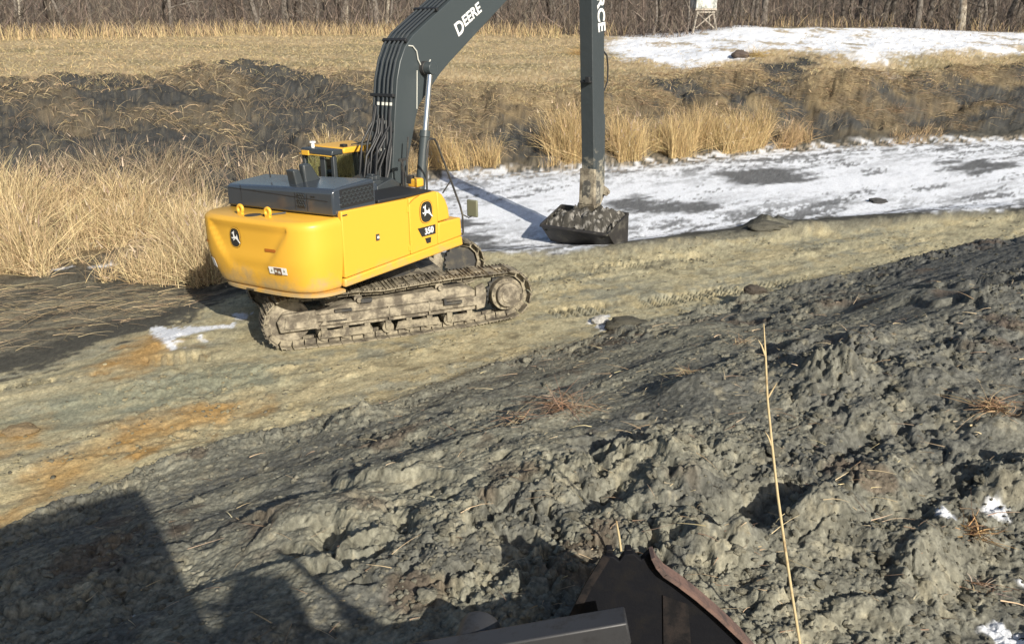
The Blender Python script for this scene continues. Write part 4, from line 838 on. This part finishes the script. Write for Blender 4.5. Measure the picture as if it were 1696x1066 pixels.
# short field grass and the taller fringe along the woods
def polar_pts(n, f0, f1, amin=-R(36), amax=R(36)):
    az = RNG.uniform(amin, amax, n); rc = tang_r(az); r = rc[4]*(1-f0)+rc[6]*f0+(rc[6]-rc[4])*(f1-f0)*RNG.random(n); return np.stack([r*np.sin(az), r*np.cos(az)], 1), az
q, az = polar_pts(42000, -.08, 1.0); sd_ = poly_sd(q[:, 0], q[:, 1], MOUND)+1.5*fbm(q[:, 0]*.45, q[:, 1]*.16, 3, 260); k = (sd_ > .3) | (RNG.random(len(q)) < .06); q, az = q[k], az[k]; n = len(q); P = ground_pts(q)
ribbons('field_grass', P, np.stack([RNG.normal(0, .6, n), RNG.normal(-.2, .6, n), np.ones(n)], 1), RNG.uniform(.10, .30, n), RNG.uniform(.012, .03, n), np.stack([RNG.normal(0, .3, n), RNG.normal(0, .3, n), -RNG.uniform(.1, .5, n)], 1), tint(n, (.46, .36, .20), .3, (.30, .26, .14), .3), M['straw'], nseg=2)
q, az = polar_pts(9000, .86, 1.10); k = (az < .05) | (RNG.random(len(az)) < .35); k &= poly_sd(q[:, 0], q[:, 1], MOUND) > 0; q = q[k]; n = len(q); P = ground_pts(q)
ribbons('field_grass', P, np.stack([RNG.normal(0, .2, n), RNG.normal(0, .2, n), np.ones(n)], 1), RNG.uniform(.5, 1.1, n), RNG.uniform(.02, .04, n), np.stack([RNG.normal(0, .2, n), RNG.normal(0, .2, n), -RNG.uniform(.0, .3, n)], 1), tint(n, (.47, .36, .20), .3, (.33, .25, .15), .3), M['straw'])
# brush under the trees
n = 30000; az = RNG.uniform(-R(38), R(38), n); rc = tang_r(az); dr = RNG.random(n)**1.6*30; r = rc[6]+dr-.8; q = np.stack([r*np.sin(az), r*np.cos(az)], 1)
P = ground_pts(q); hgt = RNG.uniform(.5, 1.6, n)*(1-.35*sstep(.05, .2, az))*(.8+.6*fbm(q[:, 0]*.2, q[:, 1]*.2, 2, 350))+.05*dr; fl = RNG.random(n) < .6; P[fl, 2] += RNG.uniform(.2, 2.6, fl.sum())*np.clip(.4+dr[fl]/12, .4, 1)
ribbons('brush', P, np.stack([RNG.normal(0, .55, n), RNG.normal(0, .55, n), np.ones(n)], 1), hgt, RNG.uniform(.012, .040, n), np.stack([RNG.normal(0, .3, n), RNG.normal(0, .3, n), RNG.normal(0, .2, n)], 1), tint(n, (.125, .102, .085), .45, (.24, .195, .155), .3), M['twig'], nseg=2)

def bark(name, c, c2, sc=6.):
    m = mat(name, c, .9, 0, .1); return dirty(m, c2, sc, .42, .62, bump=.4)
BARK = [bark('grey_bark', (.19, .17, .15), (.07, .06, .05)), bark('brown_bark', (.15, .12, .10), (.05, .04, .035)), bark('pale_bark', (.42, .38, .31), (.16, .13, .10), 3.)]
def tree_meshes(seed, h, r0, m, lean=.06, low=.18):
    rg = random.Random(seed); tr = MB(); cr = MB(); pts = []; rad = []; x = y = 0.; n = 9
    for k in range(n+1):
        t = k/n; pts.append(Vector((x, y, t*h-.15*(k == 0)))); rad.append(r0*(1.25 if k == 0 else 1)*(1-.86*t)); x += rg.gauss(lean*h/n, .05*h/n*2); y += rg.gauss(0, .05*h/n*2)
    tr.tube(pts, rad, 9)
    def branch(p, d, L, r, lev):
        q = [p]; rr = [r]; k = 4
        for i in range(k):
            d = (d+Vector((rg.gauss(0, .18), rg.gauss(0, .18), rg.gauss(.07, .12)))).normalized(); q.append(q[-1]+d*L/k); rr.append(r*(1-.8*(i+1)/k))
        cr.tube(q, rr, 5 if lev == 0 else 4)
        if lev < 2:
            for i in range(5 if lev == 0 else 3):
                j = rg.randint(1, k); a = rg.uniform(0, 6.28); branch(q[j], (d*.6+Vector((math.cos(a), math.sin(a), rg.uniform(-.1, .8)))*.7).normalized(), L*rg.uniform(.35, .65), rr[j]*.6+.003, lev+1)
    for k in range(13):
        t = low+(1-low)*(k+rg.random()*.6)/13; i = min(n-1, int(t*n)); p = pts[i].lerp(pts[i+1], t*n-i); a = rg.uniform(0, 6.28)
        branch(p, Vector((math.cos(a), math.sin(a), rg.uniform(.2, .9))).normalized(), h*rg.uniform(.16, .34)*(1.15-t*.7), r0*.42*(1.05-t), 0)
    return tr, cr, m
PROTO = []
for i, (h, r0, mi, low) in enumerate(((11, .17, 0, .14), (9, .12, 1, .10), (12, .22, 0, .2), (7.5, .08, 1, .08), (10, .11, 0, .12), (8, .07, 0, .10))):
    PROTO.append(tree_meshes(20+i, h, r0, BARK[mi], .02, low))
def plant_tree(tr, cr, m, loc, rot, sc, label, group, meshes=None, name='bare_tree'):
    e = empty(name, loc, (0, 0, rot)); e.scale = (sc, sc, sc); tag(e, label, 'tree', group)
    if meshes is None: return e, tr.build('trunk', m, e, smooth=60), cr.build('crown', m, e, smooth=60)
    for nm, me in zip(('trunk', 'crown'), meshes): o = bpy.data.objects.new(nm, me); COL.objects.link(o); o.parent = e
    return e
rg = random.Random(9); built = {}
for i in range(150):
    az = R(-34.5+69*(i+rg.random())/150); rc = [float(k) for k in tang_r(np.array([az]))[0:1][0]] if False else [float(np.interp(az, _az, _rr[:, k])) for k in range(_rr.shape[1])]
    r = rc[6]+1.0+rg.random()**1.5*26; x, y = r*math.sin(az), r*math.cos(az); z = zat(x, y)-.05; k = rg.randrange(len(PROTO)); rot = rg.uniform(0, 6.28); sc = rg.uniform(.8, 1.25)
    lb, gp = 'bare leafless tree in the brushy wood along the far edge of the field', 'bare trees of the far wood'
    if k not in built: e, a, b = plant_tree(*PROTO[k], (x, y, z), rot, sc, lb, gp); built[k] = (a.data, b.data)
    else: plant_tree(*PROTO[k], (x, y, z), rot, sc, lb, gp, built[k])
for px, py, h, r0, lean, lb in ((92, 55, 10, .16, -.02, 'pale barked birch with a leaning branch at the left edge of the wood'), (32, 58, 8, .07, .12, 'thin pale leaning sapling left of the pale birch'),
                                (572, 46, 12, .20, .0, 'stout pale grey trunk at the wood edge left of the boom'), (640, 46, 11, .13, .0, 'pale straight trunk close behind the bend of the boom'), (1591, 50, 12, .24, .0, 'stout tan trunk at the wood edge above the snowy mound'), (910, 44, 11, .2, .03, 'grey trunk at the wood edge between boom and stick')):
    p = at(px, py); tr, cr, m = tree_meshes(int(px), h, r0, BARK[2] if 'pale' in lb or 'tan' in lb else BARK[0], lean, .2); e, a, b = plant_tree(tr, cr, m, (p[0], p[1], zat(p[0], p[1])-.05), 0, 1, lb, None, name='birch' if 'birch' in lb else 'bare_tree')

# ------------------------------------------------------------------ hunting blind
def hunting_blind():
    p = at(1162, 53); z0 = zat(p[0], p[1]); e = empty('hunting_blind', (p[0], p[1], z0), (0, 0, .12)); tag(e, 'whitish box blind on splayed wooden legs at the edge of the wood', 'hunting blind')
    zb = max(1.45, 6.184-57/1500*p[1]*1.02-z0+.35)
    wm = dirty(mat('tree_shadow_board', (.55, .57, .53), .7), (.25, .26, .24), 1.4, .45, .6); tm = mat('leg_timber', (.40, .36, .30), .8)  # grey blotches on the boards are tree shadow painted into the colour
    b = MB(); b.box((0, 0, zb+.95), (1.38, 1.3, 1.9)); b.build('box', wm, e, bevel=.02)
    for y_ in (-.66,): MB().box((.0, y_, zb+1.25), (.8, .03, .35)).build('window', M['black'], e)
    MB().prism([(-.8, zb+1.9), (.8, zb+1.9), (.8, zb+1.96), (0, zb+2.15), (-.8, zb+1.96)], -.75, .75).build('roof', BARK[0], e)
    b = MB(); b.box((0, 0, zb-.05), (1.45, 1.36, .1)); b.build('platform', tm, e)
    for sx in (-1, 1):
        for sy in (-1, 1): MB().bar((sx*.52, sy*.5, zb-.1), (sx*.85, sy*.7, -.2), .09, .09).build('leg', tm, e)
    for s in (-1, 1): MB().bar((s*.55, -.56, zb-.25), (-s*.62, -.62, .25), .07, .03, (0, 1, 0)).build('brace', tm, e)
    MB().bar((-.62, -.58, zb-.22), (.62, -.58, zb-.22), .03, .08).build('crosspiece', tm, e)
hunting_blind()

# ------------------------------------------------------------------ mud clods, straw and small things on the bank
BL = [blob(k+1, 3, .75, .62) for k in range(10)]
BC = [blob(k+70, 1, .9, .7) for k in range(12)]
def scatter_clods(n, crumbs=False):
    r = 4.3+18*RNG.random(n*3)**1.6; az = RNG.uniform(-R(37), R(37), n*3); q = np.stack([r*np.sin(az), r*np.cos(az)], 1)
    z, ro, d, *_ = terrain(q[:, 0].copy(), q[:, 1].copy()); k = np.where((d > -.25) & (RNG.random(len(z)) < np.clip(ro*1.1+.08+.4*np.exp(-((d-.3)/.35)**2), 0, 1)))[0][:n]; q, z, d = q[k], z[k], d[k]
    VV, FF, CC = [], [], []; off = 0
    for i in range(len(q)):
        V, F = BC[i % 12] if crumbs else BL[i % 10]; s = .006+.022*RNG.random()**2.2 if crumbs else .012+.060*RNG.random()**3.5; a = RNG.uniform(0, 6.28); c, s_ = math.cos(a), math.sin(a); e = RNG.uniform(.7, 1.4)
        W = np.stack([(V[:, 0]*c*e-V[:, 1]*s_), (V[:, 0]*s_*e+V[:, 1]*c), V[:, 2]], 1)*s+np.array([q[i, 0], q[i, 1], z[i]+s*.08])
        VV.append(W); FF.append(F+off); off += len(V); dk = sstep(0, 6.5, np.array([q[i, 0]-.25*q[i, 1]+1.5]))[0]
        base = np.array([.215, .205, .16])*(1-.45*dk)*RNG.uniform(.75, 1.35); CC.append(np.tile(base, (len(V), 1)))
    tag(np_mesh('mud_clods', np.concatenate(VV), np.concatenate(FF), M['clod'], np.concatenate(CC), smooth=not crumbs), kind='stuff')
scatter_clods(900)
scatter_clods(9000, True)
def scatter_straw(n):
    r = 4.4+11*RNG.random(n)**1.4; az = RNG.uniform(-R(30), R(36), n); k = RNG.random(n) < np.where(az > .0, 1, .28); r, az = r[k], az[k]; q = np.stack([r*np.sin(az), r*np.cos(az)], 1); P = ground_pts(q); d = terrain(q[:, 0].copy(), q[:, 1].copy())[2]; k = d > .1; P = P[k]; n = len(P); P[:, 2] += .04
    a = RNG.uniform(0, 6.28, n); D = np.stack([np.cos(a), np.sin(a), RNG.uniform(-.05, .5, n)], 1)
    ribbons('straw_litter', P, D, RNG.uniform(.05, .34, n)*RNG.uniform(.4, 1.2, n), RNG.uniform(.004, .012, n), np.stack([RNG.normal(0, .15, n), RNG.normal(0, .15, n), -RNG.uniform(0, .4, n)], 1), tint(n, (.48, .39, .25), .4, (.22, .16, .11), .45), M['straw'])
scatter_straw(1700)
def bench_crumbs(n):
    q = in_poly(n*3, wpoly([(-60, 880), (230, 795), (550, 690), (780, 620), (950, 570), (1230, 500), (1500, 430), (1750, 392), (1750, 350), (1300, 378), (1040, 410), (900, 425), (880, 520), (600, 590), (300, 590), (-60, 640)]))
    z, ro, d, u, *_ = terrain(q[:, 0].copy(), q[:, 1].copy()); s = sdist(q[:, 0], q[:, 1]); k = np.where(RNG.random(len(z)) < .08+.9*sstep(.0, .4, fbm(u*.3, s*1.3, 3, 123))+.5*sstep(-.8, 0, d))[0][:n]; VV, FF, CC = [], [], []; off = 0
    for i in k:
        V, F = BL0[i % 8]; s_ = .008+.030*RNG.random()**3; a = RNG.uniform(0, 6.28); c, sn = math.cos(a), math.sin(a)
        VV.append(np.stack([V[:, 0]*c-V[:, 1]*sn, V[:, 0]*sn+V[:, 1]*c, V[:, 2]], 1)*s_+np.array([q[i, 0], q[i, 1], z[i]+s_*.15])); FF.append(F+off); off += len(V)
        CC.append(np.tile(np.array([(.33, .29, .18), (.24, .22, .15), (.38, .34, .22), (.17, .16, .12)][RNG.integers(4)])*RNG.uniform(.8, 1.2), (len(V), 1)))
    tag(np_mesh('silt_crumbs', np.concatenate(VV), np.concatenate(FF), M['clod'], np.concatenate(CC), smooth=True), kind='stuff')
BL0 = [blob(k+40, 2, .8, .45) for k in range(8)]
bench_crumbs(2600)
def debris(px0, px1, n):                              # straw washed up on the wet left margin
    q = in_poly(n, wpoly(px0)); P = ground_pts(q); P[:, 2] += .04; a = RNG.normal(-.4, .7, n)
    ribbons('straw_litter', P, np.stack([np.cos(a), np.sin(a), RNG.uniform(0, .3, n)], 1), RNG.uniform(.2, 1.1, n), RNG.uniform(.006, .012, n), np.stack([RNG.normal(0, .2, n), RNG.normal(0, .2, n), -RNG.uniform(.05, .35, n)], 1), tint(n, (.40, .32, .20), .35, (.22, .17, .11), .4), M['straw'])
debris([(-100, 480), (0, 470), (200, 476), (330, 486), (320, 505), (230, 520), (100, 520), (0, 540), (-100, 560)], None, 420)
debris([(-60, 600), (60, 580), (240, 530), (330, 510), (330, 490), (150, 500), (-60, 540)], None, 160)
def clump(name, px, py, n, size, label, cat, col=(.40, .29, .17), flat=.5, alt=(.22, .13, .08)):
    p = at(px, py); z = zat(p[0], p[1]); P = np.tile(np.array([p[0], p[1], z]), (n, 1))+RNG.normal(0, size*.28, (n, 3))*np.array([1, 1, .35]); P[:, 2] = np.maximum(P[:, 2], z-.01)
    D = np.stack([RNG.normal(0, 1, n), RNG.normal(-.2, 1, n), RNG.uniform(-.1, flat*2, n)], 1)
    o = ribbons(name, P, D, size*RNG.uniform(.4, 1.2, n), RNG.uniform(.004, .012, n), np.stack([RNG.normal(0, .4, n), RNG.normal(0, .4, n), -RNG.uniform(0, .5, n)], 1), tint(n, col, .35, alt, .4), M['straw'], kind=None); tag(o, label, cat); return o
clump('grass_clump', 1640, 705, 170, .26, 'tangled tan grass root clump under a pale branch at the right edge', 'grass clump')
clump('grass_clump', 1140, 628, 90, .22, 'straw covered root clump on the bank left of the tall reed stalk', 'grass clump', (.30, .25, .16))
clump('grass_clump', 1605, 885, 110, .22, 'orange brown straw clump beside snow in the lower right mud', 'grass clump', (.42, .27, .13))
clump('grass_clump', 1625, 975, 70, .16, 'curled pale root tangle on the mud near the bottom right corner', 'grass clump', (.36, .27, .22))
clump('grass_clump', 935, 690, 160, .40, 'reddish brown straw patch pressed into the middle of the dark bank', 'grass clump', (.27, .19, .13), .25)
clump('grass_clump', 860, 715, 90, .35, 'pale flattened straw just left of the reddish straw patch', 'grass clump', (.33, .27, .18), .2)
clump('grass_clump', 1480, 190, 240, .8, 'brown weedy clump at the foot of the dark far bank on the right', 'grass clump', (.26, .19, .12), .6)
clump('grass_clump', 1225, 575, 50, .18, 'few short straw stems beside the tip of the tall reed stalk', 'grass clump', (.33, .26, .17), .9)
clump('dry_bush', 962, 92, 500, .95, 'dry tan leafy bush on the field behind the black stick', 'bush', (.48, .33, .15), .7, (.33, .22, .10))
clump('dry_bush', 1250, 95, 500, .8, 'golden grass tuft at the near edge of the snowy mound', 'bush', (.46, .34, .15), .8, (.34, .25, .12))
def stem(name, pts, r, label, cat, m): o = MB().tube(pts, r, 7).build(name, m, None, smooth=60); tag(o, label, cat); return o
reed = dirty(mat('reed_stalk', (.52, .42, .24), .6), (.30, .21, .11), 9., .5, .7)
b0 = at(1332, 1120); zb = zat(b0[0], b0[1])
def onplane_y(px, py, y): d = ray(px, py); return CAM+d*(y/d[1])
sp_ = [Vector((b0[0], b0[1], zb-.1))]+[Vector(onplane_y(px, py, b0[1]+k*.02)) for k, (px, py) in enumerate(((1325, 1066), (1312, 985), (1300, 905), (1288, 820), (1279, 740), (1271, 660), (1268, 590), (1265, 536)))]
ro_ = empty('reed_stalk', sp_[0]); tag(ro_, 'tall thin dry reed stalk standing upright in the foreground mud right of centre', 'reed')
o = MB().tube([p-sp_[0] for p in sp_], [.0095, .0095, .0092, .009, .0085, .008, .0072, .0062, .003], 8).build('stem', reed, ro_, smooth=60)
for k, s in ((6, 1), (5, -1), (7, -1)):
    p = sp_[k]-sp_[0]; MB().tube([p, p+Vector((s*.03, 0, .07)), p+Vector((s*.05, .01, .10))], [.006, .004, .001], 6).build('leaf_sheath', reed, ro_, smooth=60)
p = at(1030, 925); zz = zat(p[0], p[1]); stem('reed_stub', [(p[0], p[1], zz-.05), (p[0]-.03, p[1], zz+.14), (p[0]-.055, p[1]+.01, zz+.27)], [.010, .009, .006], 'short pale reed stub sticking up behind the steel bucket', 'reed', reed)
a, c = at(1602, 724), at(1730, 716); stem('dead_branch', [Vector(a)+Vector((0, 0, .13)), Vector(a)*.5+Vector(c)*.5+Vector((0, 0, .17)), Vector(c)+Vector((0, 0, .14))], [.010, .013, .014], 'pale straight branch lying across the tangled grass clump', 'branch', reed)
a, c = at(1380, 880), at(1425, 862); stem('dead_branch', [Vector(a)+Vector((0, 0, .06)), Vector(c)+Vector((0, 0, .09))], [.010, .014], 'short thick pale stick on the mud right of the reed stalk', 'branch', reed)
a, c = at(1475, 890), at(1522, 912); stem('dead_branch', [Vector(a)+Vector((0, 0, .07)), Vector(c)+Vector((0, 0, .07))], [.008, .012], 'pale stick pointing down right beside the orange straw clump', 'branch', reed)
a, c = at(1670, 770), at(1720, 815); stem('dead_branch', [Vector(a)+Vector((0, 0, .08)), Vector(c)+Vector((0, 0, .07))], [.010, .012], 'slanting stick below the tangled clump at the right edge', 'branch', reed)
def lump(name, px, py, s, label, cat, col, flat=.8, seed=3, sink=.3):
    p = at(px, py); V, F = blob(seed, 4, .3, flat); V = V*np.array(s)+np.array([p[0], p[1], zat(p[0], p[1])+s[2]*flat*(1-2*sink)])
    o = np_mesh(name, V, F, M['clod'], np.tile(np.array(col), (len(V), 1)), smooth=True); tag(o, label, cat); return o
lump('mud_lump', 1247, 498, (.20, .17, .17), 'dark rounded lump of mud on the silt at the top edge of the bank', 'mud lump', (.10, .085, .07), seed=4)
lump('stone', 995, 533, (.16, .14, .13), 'pale snow dusted stone where the silt meets the dark bank', 'stone', (.50, .49, .46), seed=6)
lump('mud_lump', 1272, 381, (.50, .30, .16), 'broad dark mound of mud at the near edge of the snow', 'mud lump', (.115, .11, .09), seed=7, sink=.38)
lump('mud_lump', 1040, 545, (.42, .25, .16), 'flat dark lump of mud beside the snow dusted stone', 'mud lump', (.10, .095, .075), seed=8)
lump('mud_lump', 1225, 96, (.42, .36, .30), 'brown block of soil on the snow at the near side of the mound', 'mud lump', (.115, .092, .08), seed=9, sink=.25)
lump('mud_lump', 38, 715, (.22, .18, .10), 'rusty lump of clay on the silt at the left edge', 'mud lump', (.27, .205, .12), seed=10)
lump('mud_lump', 1455, 335, (.30, .2, .12), 'small dark clod lying on the open snow right of the bucket', 'mud lump', (.07, .07, .07), seed=11)

# mud held in the ditching bucket
MXU = Matrix.Translation(M0.tolist()) @ Matrix(RL.tolist()).to_4x4() @ TU
gx, gy = np.meshgrid(np.linspace(0, 1, 40), np.linspace(-.97, .97, 70)); X = 6.90+gx*.80
Zt = .53+.30*gx+.17*np.sin(np.pi*np.clip(gx*1.1, 0, 1))*(1-.5*(gy+.15)**2)+.16*fbm(X*5, gy*5, 4, 401)+.11*clods(X, gy, .22, 405, .8)-.14*sstep(.35, .95, np.abs(gy+.1))-.10*sstep(.2, 0, gx)
Vv = np.stack([X.ravel(), gy.ravel(), Zt.ravel()], 1); Vb = Vv.copy(); Vb[:, 2] = .30; Vb[:, 0] = 7.08+.55*gx.ravel()
Vw = np.array([(MXU @ Vector(v))[:] for v in np.concatenate([Vv, Vb])]); I = np.arange(70*40).reshape(70, 40); Fq = np.stack([I[:-1, :-1], I[:-1, 1:], I[1:, 1:], I[1:, :-1]], -1).reshape(-1, 4); nb = 2800
ring = np.concatenate([I[0, :], I[1:, -1], I[-1, -2::-1], I[-2:0:-1, 0]]); Fs = np.stack([ring, np.roll(ring, -1), np.roll(ring, -1)+nb, ring+nb], -1)
cm = mixc(np.tile(np.array([.085, .08, .07]), (len(Vw), 1)), (.48, .46, .42), sstep(.08, .38, np.tile(fbm(X.ravel()*16, gy.ravel()*9, 4, 410, .65), 2))*.75)
tag(np_mesh('mud_heap', Vw, np.concatenate([Fq, Fq[:, ::-1]+nb, Fs]), M['clod'], cm, smooth=True), 'heap of dark frozen mud filling the ditching bucket', 'mud heap')

# ------------------------------------------------------------------ steel bucket in the foreground
def near_bucket():
    yq = 4.75; p0 = Vector(onplane_y(1090, 1066, yq)); zg = zat(p0.x, yq); e = empty('steel_bucket', (p0.x, yq, zg)); tag(e, 'black steel bucket with a rusty curved side edge at the bottom of the photo', 'bucket')
    Q = lambda px, py, dy=0: Vector(onplane_y(px, py, yq+dy))-Vector((p0.x, yq, zg))
    rust = dirty(mat('rusty_edge', (.17, .105, .085), .6), (.07, .05, .045), 7., .4, .65, bump=.3); st = dirty(mat('black_steel', (.007, .0075, .010), .7, 0, .12), (.011, .0105, .011), 6., .45, .7, bump=.3); bm_ = dirty(mat('worn_beam', (.045, .046, .050), .45, .2), (.02, .02, .022), 6., .45, .7)
    rust2 = dirty(mat('worn_brown_steel', (.009, .0088, .010), .6, 0, .15), (.022, .018, .017), 9., .42, .62, bump=.3)
    edge = [(1076, 914), (1084, 930), (1096, 944), (1120, 960), (1150, 983), (1185, 1013), (1222, 1048), (1262, 1094), (1290, 1140)]
    side = [(900, 1140), (930, 1060), (955, 1008), (975, 968), (994, 938), (1004, 921), (1016, 922), (1026, 930), (1034, 918), (1050, 917), (1062, 928)]
    prof = [Q(*p) for p in side+edge]; k = len(prof); b = MB(); back = [v+Vector((0, .05, 0)) for v in prof]
    b.add(prof+back, [tuple(range(k)), tuple(range(2*k-1, k-1, -1))]+[(i, i+k, (i+1) % k+k, (i+1) % k) for i in range(k)]); b.build('back_plate', st, e, bevel=.006)
    b = MB()                                            # curved side plate running towards the viewer
    for i in range(len(edge)-1):
        a, c = Q(*edge[i]), Q(*edge[i+1]); n = Vector((c.z-a.z, 0, -(c.x-a.x))).normalized()*-.024
        if n.x < 0: n = -n
        u = [a, c, c+n, a+n]; w = [v+Vector((0, -.07, -.0)) for v in u]; u = [v+Vector((0, .05, 0)) for v in u]; b.add(u+w, [(0, 1, 2, 3), (7, 6, 5, 4), (0, 4, 5, 1), (1, 5, 6, 2), (2, 6, 7, 3), (3, 7, 4, 0)])
    b.build('side_plate', rust, e)
    b = MB(); b.add([Q(1098, 985, -.012), Q(1140, 1000, -.012), Q(1150, 1150, -.012), Q(1100, 1150, -.012)]+[Q(1098, 985, .01), Q(1140, 1000, .01), Q(1150, 1150, .01), Q(1100, 1150, .01)], [(0, 1, 2, 3), (7, 6, 5, 4), (0, 4, 5, 1), (1, 5, 6, 2), (2, 6, 7, 3), (3, 7, 4, 0)]); b.build('stiffener', rust2, e)
    b = MB()
    for i in range(1, len(side)-3):
        if i < 5: b.bar(Q(*side[i], -.004), Q(*side[i+1], -.004), .05, .014, (0, 1, 0))
    b.build('edge_highlight', rust2, e)  # lighter strip along the plate's left edge, a highlight put into the colour
    for px in (1010, 1042):
        a = Q(px, 924); b = MB(); b.prism([(a.x-.03, a.z-.12), (a.x+.03, a.z-.12), (a.x+.022, a.z+.035), (a.x-.018, a.z+.035)], .04, .10); b.build('tooth', rust2, e, bevel=.006)
    b = MB(); a, c = Q(600, 1110, -.35), Q(1040, 1034, -.35); b.bar(a, c, .16, .16); b.build('cross_beam', bm_, e, bevel=.012)
    b = MB(); a = Q(788, 1064, -.2); b.cyl(a+Vector((-.02, -.1, 0)), a+Vector((.03, .14, 0)), .135, 32); b.build('pin_boss', bm_, e, bevel=.01)
near_bucket()

# ------------------------------------------------------------------ the machine behind the camera (its shadow falls on the mud)
def own_machine():
    z0 = zat(0, -1.2); e = empty('cab_excavator', (0, -1.2, z0)); tag(e, 'excavator just behind the camera whose cab shadow darkens the mud at lower left', 'excavator')
    def bx(nm, x0, x1, y0, y1, za, zb, m, par=None): b = MB(); b.box(((x0+x1)/2, (y0+y1)/2+1.2, (za+zb)/2-z0), (x1-x0, y1-y0, zb-za)); return b.build(nm, m, par or e, bevel=.03)
    cb = empty('cab'); cb.parent = e
    pz = lambda prof, y0, y1, nm, m, par: MB().prism([(x, z-z0) for x, z in prof], y0+1.2, y1+1.2).build(nm, m, par, bevel=.02)
    shell = [(-1.7, 5.36), (.66, 5.36), (.64, 5.53), (.52, 6.42), (.44, 6.46), (.0, 6.33), (-.5, 6.18), (-1.1, 5.98), (-1.6, 5.80)]
    pz([(-1.66, 5.76), (.50, 6.40), (.51, 6.46), (.44, 6.50), (.0, 6.37), (-.5, 6.22), (-1.1, 6.02), (-1.68, 5.84)], -1.9, -.28, 'roof', M['yellow2'], cb)
    pz([(-1.62, 5.36), (.62, 5.36), (.60, 5.5), (.48, 6.38), (-1.60, 5.76)], -1.88, -1.80, 'rear_panel', M['char'], cb)
    pz([(.62, 5.36), (.66, 5.36), (.64, 5.53), (.52, 6.40), (.48, 6.39)], -1.88, -.32, 'side_panel', M['char'], cb); bx('side_panel', -1.66, -1.60, -1.88, -.32, 5.36, 5.78, M['char'], cb)
    bx('seat', -.7, -.25, -1.6, -1.1, 5.36, 5.62, M['black'], cb)
    bx('deck', -1.7, 1.80, -3.4, -.30, z0+.55, 5.36, M['yellow2']); bx('rail', .66, 1.0, -.36, -.30, 5.45, 5.51, M['dark']); bx('engine_house', 1.0, 1.38, -3.4, -.30, 5.365, 5.72, M['yellow2'])
    b = MB(); b.bar((1.44, .88, 5.89-z0), (1.68, .88, 5.47-z0), .05, .05); b.bar((1.62, .88, 5.50-z0), (1.96, .88, 5.18-z0), .11, .09); b.build('mirror_arm', M['dark'], e)
    bx('car_body', -.6, 1.5, -3.2, -.8, z0+.35, 4.1, M['dark'])
    for x in (-1.4, 1.7):
        t = empty('track'); t.parent = e; b = MB(); pr = [(-4.1, .45), (-3.9, .9), (.5, .9), (.75, .45), (.5, .05), (-3.9, .05)]
        b.add([(x+s, y_+1.2-.4, z_) for s in (0, .6) for y_, z_ in pr], [tuple(range(6)), tuple(range(11, 5, -1))]+[(i, i+6, (i+1) % 6+6, (i+1) % 6) for i in range(6)]); b.build('track_belt', M['shoe'], t, bevel=.05)
own_machine()
